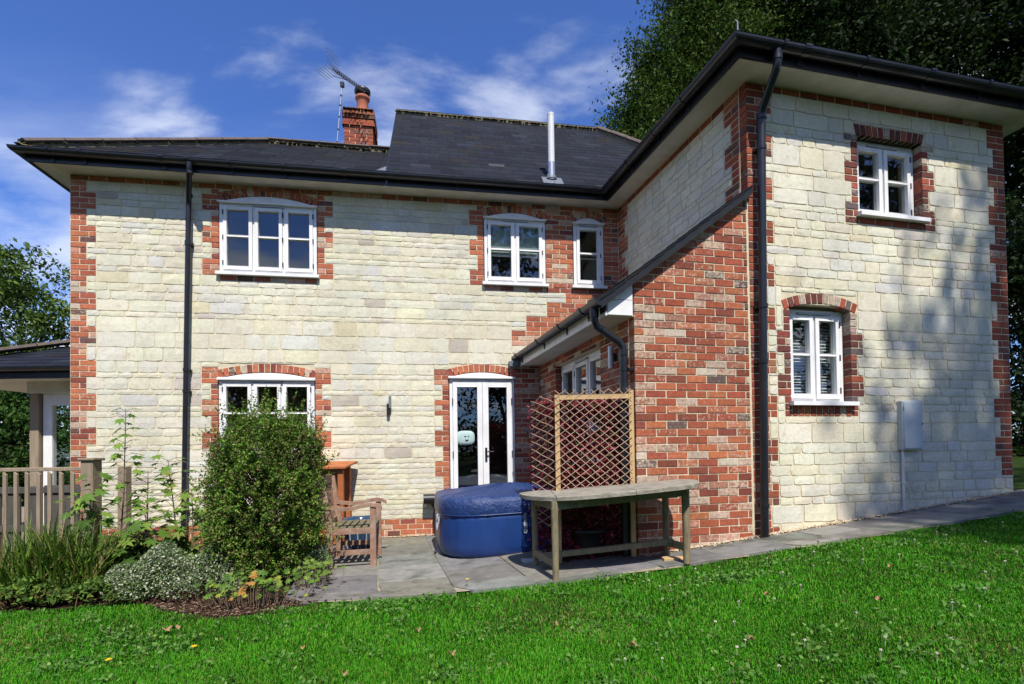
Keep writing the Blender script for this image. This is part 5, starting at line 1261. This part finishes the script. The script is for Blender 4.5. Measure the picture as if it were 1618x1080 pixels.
# ------------------------------------------------------------------ planting
GREEN = [(.065, .13, .016), (.09, .165, .02), (.045, .095, .013), (.13, .2, .03), (.04, .08, .013)]
DARKG = [(.022, .05, .010), (.030, .066, .012), (.016, .036, .008), (.042, .085, .016)]
def palmate(c, r_, nrm, rot, fold=.12):
    """a five lobed maple leaf as one small mesh in world space"""
    n = Vector(nrm).normalized(); u = n.orthogonal().normalized(); u = Matrix.Rotation(rot, 3, n) @ u; v = n.cross(u)
    ang = [-180, -150, -118, -88, -62, -38, -20, 0, 20, 38, 62, 88, 118, 150]; rad = [.18, .50, .34, .78, .42, .95, .55, 1.08, .55, .95, .42, .78, .34, .50]
    V = [c] + [Vector(c) + (u * math.cos(R(a)) + v * math.sin(R(a))) * r_ * k - n * r_ * fold * k * k * (1 if i % 2 else .4) for i, (a, k) in enumerate(zip(ang, rad))]
    return V, [(0, i, i % 14 + 1) for i in range(1, 15)]
def sapling(name, label, base, hgt, n, rl, lean, cols, seed, drop=.0, spread=.22):
    rnd = random.Random(seed); t = thing(name, label, 'sapling', base, group=None); rl *= 1.45; n = int(n * 1.8); b = Vector(base); tip = b + Vector((lean[0], lean[1], hgt)); mb = MB()
    mb.tube([b, b.lerp(tip, .5) + Vector((.02, 0, 0)), tip], [.008, .006, .003], 6); mb.build('stem', M_TWIG, t)
    st = MB(); k = 0; lv = []
    for i in range(n):
        f = .12 + .88 * (i + .5) / n; p = b.lerp(tip, f) + Vector((.02 * math.sin(math.pi * f), 0, 0)); pair = 2
        for j in range(pair):
            a = rnd.uniform(0, 6.28) if j == 0 else a + math.pi + rnd.uniform(-.5, .5); L_ = spread * (1.15 - f * .75) * rnd.uniform(.6, 1.1)
            q = p + Vector((math.cos(a) * L_, math.sin(a) * L_, L_ * rnd.uniform(.2, .55))); st.tube([p, p.lerp(q, .5) + Vector((0, 0, .01)), q], [.003, .0022, .0018], 4, cap=False)
            c = rnd.choice(cols); kk = rnd.uniform(.75, 1.25); col = (c[0] * kk, c[1] * kk, c[2] * kk, 1)
            nr = Vector((math.cos(a) * .35 + rnd.uniform(-.3, .3), math.sin(a) * .35 - .25 + rnd.uniform(-.3, .3), .9)); lv.append((q, rl * rnd.uniform(.6, 1.15) * (1.1 - f * .35), nr, a, col))
    st.build('leaf_stalks', M_TWIG, t)['kind'] = 'stuff'
    for q, r_, nr, a, col in lv:
        V, F = palmate(q, r_, nr, a + rnd.uniform(-.6, .6)); mb = MB(); mb.add(V, F, col); mb.build('leaf', M_LEAF, t)
    return t
SG = [(.075, .15, .018), (.10, .19, .022), (.055, .115, .016), (.15, .235, .03)]
sapling('maple_sapling', 'tallest maple sapling rising in front of the cream wall right of the newel post', (-3.95, 5.2, 0), 1.66, 13, .075, (.08, 0), SG, 3, spread=.20)
sapling('maple_sapling', 'leafy maple sapling close against the thick newel post', (-4.12, 4.95, 0), 1.0, 10, .075, (.10, .05), SG, 4)
sapling('maple_sapling', 'yellow green maple sapling in front of the left downpipe', (-3.45, 5.35, 0), 1.15, 12, .080, (-.10, .0), SG + [(.16, .20, .03)], 5, spread=.28)
sapling('maple_sapling', 'low spreading maple sapling between the tallest sapling and the silvery ground cover', (-3.62, 5.0, 0), .72, 10, .085, (.1, .0), SG, 6, spread=.32)
sapling('maple_sapling', 'bright leaved maple sapling touching the left side of the big shrub', (-3.05, 5.3, 0), .66, 9, .080, (.05, .0), SG + [(.14, .2, .03)], 8, spread=.30)
sapling('maple_sapling', 'small sunlit maple sapling above the long grass clump', (-3.75, 4.72, 0), .36, 6, .075, (-.1, .0), [(.12, .21, .03), (.09, .17, .03)], 9, spread=.2)
sapling('maple_sapling', 'maple sapling leaning left over the long grass clump', (-4.0, 5.05, 0), .80, 8, .075, (-.22, -.05), SG, 14, spread=.26)
sapling('maple_sapling', 'slender maple sapling just right of the dark timber post', (-4.05, 5.7, 0), 1.02, 9, .08, (.05, .0), SG, 15, spread=.25)
sapling('maple_sapling', 'drooping maple sapling between the downpipe and the large shrub', (-3.2, 5.15, 0), .85, 9, .075, (.02, .0), SG + [(.16, .20, .03)], 16, spread=.24)
def seedlings(name, label, pts, cols, rl, hz_, seed):
    rnd = random.Random(seed); cx_ = sum(p[0] for p in pts) / len(pts); cy_ = sum(p[1] for p in pts) / len(pts); t = thing(name, label, 'plant', (cx_, cy_, 0)); st = MB()
    for x, y in pts:
        z = rnd.uniform(.3, 1) * hz_; q = Vector((x, y, z)); st.tube([(cx_ + (x - cx_) * .88, cy_ + (y - cy_) * .88, 0), (x, y, z * .6), q], [.003, .002, .0015], 4, cap=False)
        c = cols(x, y, rnd); kk = rnd.uniform(.8, 1.2); V, F = palmate(q, rl * rnd.uniform(.6, 1.2), (rnd.uniform(-.4, .4), -.5 + rnd.uniform(-.3, .3), .9), rnd.uniform(0, 6.28)); mb = MB(); mb.add(V, F, (c[0] * kk, c[1] * kk, c[2] * kk, 1)); mb.build('leaf', M_LEAF, t)
    st.build('stalks', M_TWIG, t)['kind'] = 'stuff'
rnd = random.Random(11)
pts = [(-2.13 + rnd.gauss(0, .19), 4.13 + rnd.gauss(0, .10)) for _ in range(95)]
seedlings('maple_seedling_patch', 'patch of maple seedlings with some orange leaves at the front of the bed', pts, lambda x, y, r: (.42, .22, .05) if abs(x + 2.10) < .08 and r.random() < .6 else ((.30, .32, .04) if r.random() < .13 else r.choice(SG)), .045, .24, 12)
pts = [(-1.80 + rnd.gauss(0, .10), 4.72 + rnd.gauss(0, .12)) for _ in range(60)]
seedlings('maple_seedling_patch', 'bright green maple seedlings at the edge of the patio slabs', pts, lambda x, y, r: r.choice([(.13, .21, .03), (.10, .18, .03), (.17, .24, .04)]), .042, .22, 13)

# big clipped shrub under the left ground floor window
sb = thing('evergreen_shrub', 'large dense evergreen shrub in front of the left ground floor window', 'shrub', (-2.37, 4.98, 0))
rng = np.random.default_rng(21)
def shrub_points(n, cen, rx, ry, zlo, zhi, rng, bumps=18, shell=.75):
    th = rng.uniform(0, 2 * np.pi, n); zz = rng.uniform(0, 1, n) ** .85; prof = np.interp(zz, [0, .08, .3, .6, .82, .95, 1], [.66, .82, .97, 1.0, .90, .66, .30])
    lump = 1 + .09 * np.sin(th * 3 + zz * 7) + .09 * np.sin(th * 7 - zz * 11) + .08 * np.sin(th * 12 + zz * 21) + .05 * np.sin(th * 19 - zz * 37)
    r_ = prof * lump * (shell + (1 - shell) * rng.uniform(0, 1, n) ** .5) * np.where(rng.random(n) < .08, rng.uniform(1.0, 1.16, n), 1)
    x, y, z = cen[0] + rx * r_ * np.cos(th), cen[1] + ry * r_ * np.sin(th), zlo + (zhi - zlo) * zz
    g = np.sin(x * 17 + z * 9) * np.sin(z * 15 - y * 8 + 1) + .7 * np.sin(x * 31 - z * 23) * np.sin(z * 29 + y * 27); keep = g > -.75 + .5 * rng.random(n)
    return np.stack([x, y, z], 1)[keep]
P = np.concatenate([shrub_points(80000, (-2.345, 4.98), .475, .52, .06, 1.52, rng), shrub_points(26000, (-2.345, 4.98), .44, .50, .06, 1.44, rng, shell=.3)])
cl = rng.integers(0, len(P), 700); cj = P[cl]                       # shoots: short rows of leaves pointing out
sh = []
for i in range(1900):
    p = P[rng.integers(0, len(P))]; out_ = p - np.array([-2.37, 4.98, .75]); out_ /= np.linalg.norm(out_); out_ = out_ * .8 + np.array([0, 0, .45]) + rng.normal(size=3) * .35; out_ /= np.linalg.norm(out_)
    L_ = rng.uniform(.04, .19) * (1.8 if p[2] > 1.2 and rng.random() < .5 else 1); m_ = int(L_ / .010); sh.append(p + out_ * np.linspace(0, L_, m_)[:, None] + rng.normal(size=(m_, 3)) * .007)
P2 = np.concatenate(sh)
V, k = leaf_quads(np.concatenate([P, P2]), .026, [(.09, .20, .018), (.12, .26, .024), (.055, .12, .013), (.16, .31, .035), (.24, .26, .07), (.17, .13, .055)], rng, .25, .5)
patch = .75 + .5 * (np.sin(V[:, 0, 0] * 9 + V[:, 0, 2] * 6) * np.sin(V[:, 0, 2] * 8 + 1) > 0)[:, None] * .6
np_mesh('foliage', V, 4, k * patch, M_LEAF, sb, 'stuff', sb.location)
tw = MB()
for i in range(230):
    a = random.uniform(0, 6.28); r0 = random.uniform(.05, .3); z0 = random.uniform(.1, 1.1); z1_ = z0 + random.uniform(.1, .45); r1 = random.uniform(.42, .55)
    tw.tube([(-2.37 + r0 * math.cos(a), 4.98 + r0 * math.sin(a), z0), (-2.37 + (r0 + r1) * .55 * math.cos(a + .2), 4.98 + (r0 + r1) * .5 * math.sin(a + .2), (z0 + z1_) / 2), (-2.37 + r1 * math.cos(a + .3), 4.98 + r1 * .92 * math.sin(a + .3), z1_)], [.006, .004, .002], 4, cap=False)
tw.build('twigs', M_TWIG, sb)['kind'] = 'stuff'
mb = MB()
for a, b_ in ((-2.45, 4.95), (-2.3, 5.02), (-2.37, 4.9)): mb.tube([(a, b_, -.03), (a + .02, b_, .5), (a - .04, b_ + .05, 1.0)], [.03, .022, .012], 8)
mb.build('trunk', M_BARK, sb)

def ground_shrub(name, label, cat, cen, rx, ry, hz_, n, size, cols, seed, up=.5, asp=.55):
    rng = np.random.default_rng(seed); t = thing(name, label, cat, (cen[0], cen[1], 0)); P = []
    r_ = rng.uniform(0, 1, n) ** .5; th = rng.uniform(0, 2 * np.pi, n); x = cen[0] + rx * r_ * np.cos(th); y = cen[1] + ry * r_ * np.sin(th)
    top_ = hz_ * np.sqrt(np.clip(1 - r_ ** 2.2, .02, 1)) * (1 + .22 * np.sin(x * 13 + y * 5) + .15 * np.sin(y * 17 - x * 7)); z = top_ * (1 - .45 * rng.uniform(0, 1, n) ** 2) + .01
    V, k = leaf_quads(np.stack([x, y, z], 1), size, cols, rng, up, asp); np_mesh('foliage', V, 4, k, M_LEAFM, t, 'stuff', t.location); return t
SIL = [(.26, .30, .18), (.36, .39, .26), (.11, .17, .07), (.08, .13, .04), (.46, .48, .34), (.06, .11, .02), (.09, .15, .04)]
ground_shrub('silvery_euonymus', 'wide low silvery variegated shrub at the front of the bed', 'shrub', (-2.95, 4.55, 0), .62, .38, .33, 15000, .021, SIL, 31)
ground_shrub('silvery_euonymus', 'small silvery variegated shrub beside the armchair legs', 'shrub', (-1.98, 5.05, 0), .20, .22, .30, 4200, .020, SIL, 32)
ground_shrub('ivy_mound', 'dark ivy mound at the left foot of the large shrub', 'ivy', (-2.82, 5.15, 0), .22, .25, .95, 2600, .05, DARKG, 33)
ground_shrub('low_bed_foliage', 'mixed low green foliage under the maple saplings', 'plants', (-3.65, 5.1, 0), .62, .42, .34, 6500, .045, DARKG + GREEN, 34)
ground_shrub('low_bed_foliage', 'low green creeping foliage along the front edge of the bed', 'plants', (-3.5, 4.36, 0), .60, .20, .13, 1500, .045, GREEN, 35)
ground_shrub('low_bed_foliage', 'low green foliage in front of the long grass clump', 'plants', (-4.3, 4.22, 0), .65, .22, .20, 1500, .05, GREEN, 36)
# long arching grass clump
gc = thing('grass_clump', 'large clump of long arching green leaves at the left edge of the bed', 'grass clump', (-4.05, 4.55, 0))
mb = MB(); rnd = random.Random(44)
for i in range(1500):
    a = rnd.uniform(0, 6.28); r0 = rnd.uniform(0, .40); bx, by = -4.06 + r0 * math.cos(a) * 1.15, 4.58 + r0 * math.sin(a) * .8; L_ = rnd.uniform(.28, .76); a2 = rnd.uniform(0, 6.28); ln = rnd.uniform(.15, .62)
    if i > 1380: L_ *= 1.15; 
    w = rnd.uniform(.004, .010); pts = []
    for k in range(6):
        f = k / 5; hx = L_ * (f ** 1.5) * ln; z = L_ * (f - .42 * ln * f * f * 1.4); pts.append((bx + math.cos(a2) * hx, by + math.sin(a2) * hx, z))
    c = rnd.choice([(.07, .14, .014), (.09, .175, .018), (.045, .095, .012), (.13, .20, .025), (.055, .11, .013)]) if rnd.random() > .10 else (.26, .20, .08)
    sx, sy = -math.sin(a2) * w, math.cos(a2) * w; V = []
    for k, p in enumerate(pts): q = 1 - (k / 5) ** 3; V += [(p[0] - sx * q, p[1] - sy * q, p[2]), (p[0] + sx * q, p[1] + sy * q, p[2])]
    mb.add(V, [(2 * k, 2 * k + 1, 2 * k + 3, 2 * k + 2) for k in range(5)], c)
mb.build('long_leaves', M_LEAF, gc)['kind'] = 'stuff'
mb = MB()
for i in range(110):
    x, y = rnd.gauss(-4.2, .35), rnd.gauss(4.25, .1); a2 = rnd.uniform(0, 6.28); L_ = rnd.uniform(.08, .3); mb.tube([(x, y, 0), (x + L_ * .4 * math.cos(a2), y + L_ * .4 * math.sin(a2), L_ * .5), (x + L_ * math.cos(a2), y + L_ * math.sin(a2), L_ * .45)], .0025, 3, cap=False, col=(.24, .17, .07, 1))
mb.build('dead_leaves', M_LEAFM, gc)['kind'] = 'stuff'
# bark litter in the bed
mb = MB()
for i in range(1500):
    x = rnd.uniform(-3.4, -1.55); y = interp(BED, x) + abs(rnd.gauss(0, .25)); a = rnd.uniform(0, 3.14); r_ = rnd.uniform(.006, .022); c = rnd.choice([(.12, .06, .04), (.20, .12, .08), (.07, .04, .03), (.30, .22, .16)]); z = h_ground(x) - .01 + rnd.uniform(0, .012)
    mb.add([(x - r_ * math.cos(a), y - r_ * math.sin(a), z), (x + r_ * .3 * math.sin(a), y - r_ * .3 * math.cos(a), z + .004), (x + r_ * math.cos(a), y + r_ * math.sin(a), z + .002), (x - r_ * .3 * math.sin(a), y + r_ * .3 * math.cos(a), z + .008)], [(0, 1, 2, 3)], c)
tag(mb.build('bark_mulch', M_MOSS, origin=(0, 0, 0)), kind='stuff')

# ------------------------------------------------------------------ the lawn's grass
def h_np(x): x = np.minimum(x, 9.0); t = x + .8; return .05 * (t + np.sqrt(t * t + .16)) - .004
rng = np.random.default_rng(77)
def lawn_ok(x, y): ex = [p[0] for p in BED[:-1]] + [p[0] for p in EDGE]; ey = [p[1] for p in BED[:-1]] + [p[1] for p in EDGE]; return y < np.interp(x, ex, ey) + .015 * np.sin(x * 23)
def scatter(n, y0, y1, xw):
    y = rng.uniform(y0, y1, n); x = rng.uniform(-1, 1, n) * (y * 1.02 + xw); m_ = lawn_ok(x, y); return x[m_], y[m_]
bl = []
xs1, ys1 = scatter(235000, 1.6, 3.2, .3); xs2, ys2 = scatter(175000, 3.2, 5.4, .5); xs3, ys3 = scatter(30000, .4, 1.8, 2.8); xs4 = rng.uniform(-7.5, 11, 90000); ys4 = rng.uniform(.2, 6.3, 90000); o4 = lawn_ok(xs4, ys4) & (np.abs(xs4) > ys4 * .95); xs4, ys4 = xs4[o4], ys4[o4]
x = np.concatenate([xs1, xs2, xs3, xs4]); y = np.concatenate([ys1, ys2, ys3, ys4]); n = len(x)
nz_ = np.sin(x * 2.3 + 1) * np.sin(y * 3.1) + .6 * np.sin(x * 6.1 - y * 4.3) + .4 * np.sin(x * 13 + y * 11); tall = 1 + .22 * nz_
L_ = rng.uniform(.014, .036, n) * tall; a = rng.uniform(0, 2 * np.pi, n); ln = rng.uniform(.1, .75, n); w = rng.uniform(.0013, .0026, n) * (1 + (y > 3) * .35)
z = h_np(x) - .028
dx, dy = np.cos(a), np.sin(a); sx, sy = -dy * w, dx * w
b1_ = np.stack([x - sx, y - sy, z], 1); b2_ = np.stack([x + sx, y + sy, z], 1)
mx_, my_, mz_ = x + dx * L_ * ln * .3, y + dy * L_ * ln * .3, z + L_ * .62
m1 = np.stack([mx_ - sx * .8, my_ - sy * .8, mz_], 1); m2_ = np.stack([mx_ + sx * .8, my_ + sy * .8, mz_], 1)
tp = np.stack([x + dx * L_ * ln, y + dy * L_ * ln, z + L_ * (1 - .25 * ln)], 1)
V = np.concatenate([np.stack([b1_, b2_, m2_, m1], 1), np.stack([m1, m2_, tp, tp + np.array([0, 0, -.0004])], 1)])
base = np.array([(.048, .235, .006), (.068, .275, .008), (.032, .185, .005), (.11, .31, .014)])[rng.integers(0, 4, n)]
nz2 = np.sin(x * 1.7 + 4) * np.sin(y * 2.6 + 2) + .5 * np.sin(x * 5.3 + y * 3.7)
dry = (rng.random(n) < .045 + .20 * np.clip(nz2 - .35, 0, 1) + .05 * (nz_ < -1.0)); base[dry] = (.22, .22, .06)
kk = (rng.uniform(.8, 1.25, n) * (1 + .10 * nz_))[:, None]; k = base * kk
np_mesh('lawn_grass', V, 4, np.concatenate([k, k * 1.1]), M_GRASS, None, 'stuff')
# clover, dandelion and plantain leaves among the grass
wx, wy = [], []
for i in range(330):
    cy_ = rng.uniform(1.8, 4.9); cx_ = rng.uniform(-1, 1) * cy_ * 1.0
    if not lawn_ok(np.array([cx_]), np.array([cy_]))[0]: continue
    m_ = rng.integers(6, 26); wx.append(cx_ + rng.normal(size=m_) * .045); wy.append(cy_ + rng.normal(size=m_) * .045)
for xa, ya in ((-1.3, 3.95), (-1.0, 4.05), (-.9, 3.9), (-1.2, 4.1), (1.6, 3.9), (1.4, 3.8), (2.0, 4.1), (2.6, 4.35), (.3, 4.05), (.9, 4.15), (-2.6, 3.4), (-2.3, 3.2), (-2.5, 3.0)):
    wx.append(xa + rng.normal(size=110) * .11); wy.append(ya + rng.normal(size=110) * .07)
wx = np.concatenate(wx); wy = np.concatenate(wy); ok = lawn_ok(wx, wy); wx, wy = wx[ok], wy[ok]
Pw = np.stack([wx, wy, h_np(wx) + rng.uniform(-.012, .028, len(wx))], 1)
V, k = leaf_quads(Pw, .026, [(.075, .17, .03), (.10, .20, .04), (.055, .14, .025), (.13, .23, .05)], rng, 1.2, .62, .1)
np_mesh('clover_and_weeds', V, 4, k, M_LEAFM, None, 'stuff')
def on_ground(x): return h_ground(x)
fl = 0
def dandelion(x, y, hh, label):
    t = thing('dandelion', label, 'flower', (x, y, h_ground(x))); mb = MB(); z = h_ground(x); mb.tube([(x, y, z), (x + .004, y, z + hh)], .0018, 5); mb.build('stalk', M_TWIG, t)
    mb = MB()
    for k in range(26):
        a = 2.4 * k; r_ = .004 + .014 * (k / 26) ** .6; mb.tube([(x + .004, y, z + hh), (x + .004 + r_ * math.cos(a), y + r_ * math.sin(a), z + hh + .008 - .004 * k / 26)], [.0012, .0022], 4)
    mb.build('petals', M_YELLOW, t)
dandelion(-.398, 4.40, .06, 'yellow dandelion growing at the edge of the slabs below the hot tub')
dandelion(-2.30, 2.95, .04, 'yellow dandelion in the lower left of the lawn')
dandelion(-1.92, 3.12, .045, 'yellow dandelion in the lawn below the seedling patch')
rnd = random.Random(9); i = 0
while i < 44:
    y = rnd.uniform(2.0, 4.6); x = rnd.uniform(.2, 1.0) * y
    if not lawn_ok(np.array([x]), np.array([y]))[0]: continue
    z = h_ground(x); mb = MB(); c = Vector((x, y, z + rnd.uniform(.018, .035)))
    for k in range(14):
        a, b_ = rnd.uniform(0, 6.28), rnd.uniform(-.2, 1.4); d = Vector((math.cos(a) * math.cos(b_), math.sin(a) * math.cos(b_), math.sin(b_))); mb.tube([c, c + d * .008], [.0012, .0022], 3)
    mb.tube([(x, y, z - .01), tuple(c)], .001, 3)
    tag(mb.build('clover_flower', M_CLOVER, origin=(x, y, z)), 'small whitish clover flower head in the right half of the lawn', 'flower', 'clover flowers scattered in the lawn'); i += 1
def dry_leaf(x, y, r_, label, rot=0., grp=None):
    mb = MB(); z = h_ground(x) + .018; V = []
    for i in range(10):
        a = 2 * math.pi * i / 10; rr = r_ * (1 if i % 2 else .6); V.append((x + rr * math.cos(a + rot) * 1.2, y + rr * math.sin(a + rot) * .8, z + .014 * math.sin(a * 2 + rot) + .006))
    V.append((x, y, z)); mb.add(V, [(i, (i + 1) % 10, 10) for i in range(10)]); tag(mb.build('fallen_leaf', M_DRY, origin=(x, y, z)), label, 'leaf', grp)
dry_leaf(-2.35, 3.52, .035, 'pale curled fallen leaf on the lawn below the silvery shrub'); dry_leaf(-2.30, 3.54, .028, 'smaller pale fallen leaf touching the curled one', 1.2)
LL = ['small brown fallen leaf in the lawn below the maple seedling patch', 'small brown fallen leaf in the lawn below the armchair', 'small brown fallen leaf in the lawn below the left table leg',
      'largest brown fallen leaf near the bottom middle of the lawn', 'small brown fallen leaf in the lawn below the tall right downpipe', 'brown fallen leaf in the lawn nearest to the meter box',
      'brown fallen leaf at the bottom of the lawn below the shrub', 'brown fallen leaf at the bottom of the lawn below the brick gable', 'brown fallen leaf at the bottom right of the lawn', 'small brown fallen leaf in the lawn below the hot tub']
for x, y, s_ in ((-1.28, 3.15, .018), (-.35, 2.9, .02), (.25, 3.2, .016), (.62, 2.75, .022), (1.6, 3.3, .018), (2.6, 3.6, .017), (-.9, 2.75, .02), (1.2, 2.65, .018), (2.1, 3.0, .02), (-.62, 3.35, .018)):
    dry_leaf(x, y, s_, LL.pop(0), x, 'fallen leaves scattered on the lawn')

# ------------------------------------------------------------------ trees
def limb(mb, p, d, L_, r_, depth, rnd, tips, k=7):
    p = Vector(p); d = Vector(d).normalized(); pts = [p]; rr = [r_]; q = p
    for i in range(3):
        d = (d + Vector((rnd.uniform(-.2, .2), rnd.uniform(-.2, .2), rnd.uniform(-.05, .15)))).normalized(); q = q + d * L_ / 3; pts.append(q); rr.append(r_ * (1 - .22 * (i + 1)))
    mb.tube(pts, rr, k, cap=False)
    if depth == 0: tips.append(q); tips.append(pts[2]); return
    for _ in range(rnd.choice((2, 3, 3))):
        nd = (d + Vector((rnd.uniform(-.9, .9), rnd.uniform(-.9, .9), rnd.uniform(-.35, .7)))).normalized(); limb(mb, pts[rnd.choice((2, 3))], nd, L_ * rnd.uniform(.45, .65), r_ * .42, depth - 1, rnd, tips, max(4, k - 2))
def tree(name, label, base, th_, tr_, crown, nclump, per, leaf, cols, seed, spread=.5, group=None, depth=3, kind_cat='tree', extra=None, up=.2, trunk=True):
    """crown: list of (centre, radii) ellipsoids; clumps of leaf faces spread through their volume, gaps between"""
    rnd = random.Random(seed); rng = np.random.default_rng(seed); t = thing(name, label, kind_cat, base, group=group); mb = MB(); tips = []
    if trunk:
        b = Vector(base); mb.tube([b - Vector((0, 0, .1)), b + Vector((.05, 0, th_ * .5)), b + Vector((0, .05, th_))], [tr_ * 1.2, tr_, tr_ * .8], 12)
        for (c, r_) in crown:
            d = Vector(c) - (b + Vector((0, 0, th_))); 
            for _ in range(3): limb(mb, b + Vector((0, 0, th_ * rnd.uniform(.7, 1))), d.normalized() + Vector((rnd.uniform(-.4, .4), rnd.uniform(-.4, .4), .2)), d.length * .42 + .3, tr_ * .45, depth - 1, rnd, tips)
        mb.build('trunk', M_BARK, t)
    P = []; tot = sum(r_[0] * r_[1] * r_[2] for _, r_ in crown)
    for c, r_ in crown:
        m_ = max(4, int(nclump * r_[0] * r_[1] * r_[2] / tot)); d = rng.normal(size=(m_, 3)); d /= np.linalg.norm(d, axis=1)[:, None]; f = rng.uniform(.15, 1, m_) ** .45
        cc = np.asarray(c) + d * np.asarray(r_) * f[:, None]
        cs_ = spread * rng.uniform(.55, 1.25, m_)
        kk = rng.integers(int(per * .6), int(per * 1.4), m_)
        for q, s_, n_ in zip(cc, cs_, kk): P.append(q + rng.normal(size=(n_, 3)) * np.array([s_, s_, s_ * .55]) * .5)
    P = np.concatenate(P)
    V, k = leaf_quads(P, leaf, cols, rng, up, .5); np_mesh('crown', V, 4, k, M_LEAFT, t, 'stuff', base); return t
BEECH = [(.045, .092, .013), (.06, .12, .016), (.030, .065, .010), (.085, .14, .020), (.11, .14, .022)]
BK = [(.011, .024, .005), (.015, .032, .006), (.008, .018, .004), (.022, .042, .008)]
tree('beech_tree', 'tall leafy tree behind the roof with its sunlit left edge against the sky', (8.2, 18.5, .6), 6, .35,
     [((5.3, 17.5, 11.0), (2.1, 2.2, 1.9)), ((6.6, 17.5, 13.6), (2.0, 2.2, 2.2)), ((4.2, 17.2, 10.3), (1.5, 1.5, 1.5)), ((4.5, 17.2, 12.2), (1.2, 1.4, 1.1)), ((5.0, 17.4, 14.3), (1.1, 1.4, 1.0)), ((7.4, 18, 11.2), (2.6, 2.5, 3.0)), ((8.2, 18, 15.6), (2.8, 2.4, 2.4)), ((5.1, 17.5, 12.7), (1.0, 1.3, .9)), ((7.6, 17.5, 17.5), (2.2, 2.2, 2.2))], 1500, 125, .115, [(c[0] * .72, c[1] * .76, c[2] * .7) for c in BEECH], 101, .70)
tree('beech_tree', 'dark tall tree behind the middle of the wing roof', (12.2, 17.5, .6), 6, .4,
     [((11.2, 17, 12.5), (3.0, 2.5, 3.6)), ((11.8, 17, 15.8), (3.4, 2.5, 2.6)), ((10.0, 17, 9.5), (2.4, 2, 2.4))], 850, 130, .15, BK, 102, .75)
tree('beech_tree', 'dark tall tree towering over the right end of the wing', (17.5, 17.0, .6), 5, .45,
     [((16.2, 16.2, 12.6), (3.2, 2.6, 3.6)), ((17.6, 16.2, 15.5), (3.6, 2.6, 2.6)), ((18, 16, 9), (2.2, 2.4, 2.6)), ((14.4, 17, 9.0), (1.6, 2, 2.4))], 800, 130, .15, BK, 103, .75)
tree('hedge_tree', 'dark bushy tree filling the gap beyond the right corner of the wing', (11.4, 10.6, .8), 1.5, .2,
     [((11.3, 10.6, 1.7), (1.7, 1.6, 2.2)), ((11.3, 10.8, 5.2), (1.3, 1.5, 2.0)), ((12.6, 11, 4), (1.5, 1.6, 3.2)), ((9.8, 9.6, 1.0), (.9, .9, 1.3)), ((13.5, 11, 1.6), (2.2, 1.4, 2.2))], 520, 120, .12, BK, 104, .6)
tree('ash_tree', 'airy green tree beyond the garden room at the left edge', (-13.9, 14.5, 0), 2.6, .18,
     [((-13.8, 14, 4.6), (1.4, 1.6, 1.7)), ((-13.0, 14, 6.0), (.75, 1.0, .9)), ((-14.4, 14, 6.3), (1.0, 1.2, .8)), ((-12.3, 14, 4.9), (.7, .9, .55)), ((-12.7, 13.8, 3.6), (1.0, 1.2, .9)), ((-11.7, 13.8, 5.0), (.35, .4, .2))], 215, 58, .13, [(.07, .125, .022), (.09, .155, .028), (.045, .085, .016), (.13, .185, .04)], 105, .50)
tree('laurel_hedge', 'dense green hedge behind the garden room post', (-12.5, 12.8, 0), .8, .1,
     [((-12.4, 12.8, 1.4), (2.2, 1.0, 1.6)), ((-14.2, 13.2, 1.8), (1.8, 1.0, 1.8)), ((-10.6, 12.8, 1.1), (1.4, .9, 1.2)), ((-12.6, 13, 3.0), (1.6, .9, .7))], 330, 95, .12, [(.03, .07, .012), (.045, .10, .018), (.02, .05, .01), (.06, .12, .02)], 106, .5, kind_cat='hedge')
# unseen trees behind the camera; one of them shades the right end of the wing
tree('garden_tree', 'tall tree on the right of the garden whose shade dapples the wing wall', (10.8, -6.2, .6), 11.5, .4,
     [((8.9, -6, 18.0), (2.1, 2.0, 2.3)), ((7.6, -6, 17.0), (1.0, 1.5, 1.6)), ((8.0, -6, 15.6), (1.2, 1.5, 1.0)), ((9.6, -6, 14.6), (2.2, 2.0, 2.0)), ((12, -6.4, 16), (2.4, 2.2, 3.4))], 200, 62, .27, BEECH, 107, 1.0, depth=3)
for i, (x, y, hh, sd_) in enumerate(((-16, -13, 8.5, 201), (-9.5, -16, 10, 202), (-3, -15, 8.0, 203), (7.5, -14.5, 18, 204), (17, -14, 12, 206), (-19, -3, 8, 207), (20.5, -3, 15, 208))):  # row added out of view to keep the window reflections dark
    tree('garden_tree', ['unseen round tree added at the far left behind the viewer', 'unseen tall tree added left of centre behind the viewer', 'unseen low round tree added straight behind the viewer', 'unseen tree added right of centre to darken window reflections', 'unseen tall tree added at the far right behind the viewer', 'unseen tree added on the left boundary beside the lawn', 'unseen tree added on the right boundary for the windows to reflect'][i],
         (x, y, 0), 2.4, .3, [((x, y, hh * .55), (3.6, 3, hh * .40)), ((x + 2.4, y, hh * .42), (2.6, 2.4, hh * .34)), ((x - 2.4, y + .5, hh * .42), (2.6, 2.4, hh * .34))], 190, 55, .30, BK, sd_, 1.3, depth=2)
tree('added_hedge', 'long unseen hedge added behind the viewer for dark window reflections', (0, -18, 0), .8, .1, [((-15 + 6 * i, -18, 1.6), (3.6, 1.0, 1.9)) for i in range(7)], 330, 60, .28, BK, 210, .9, kind_cat='hedge')  # added out of view, hides the bright horizon from the windows
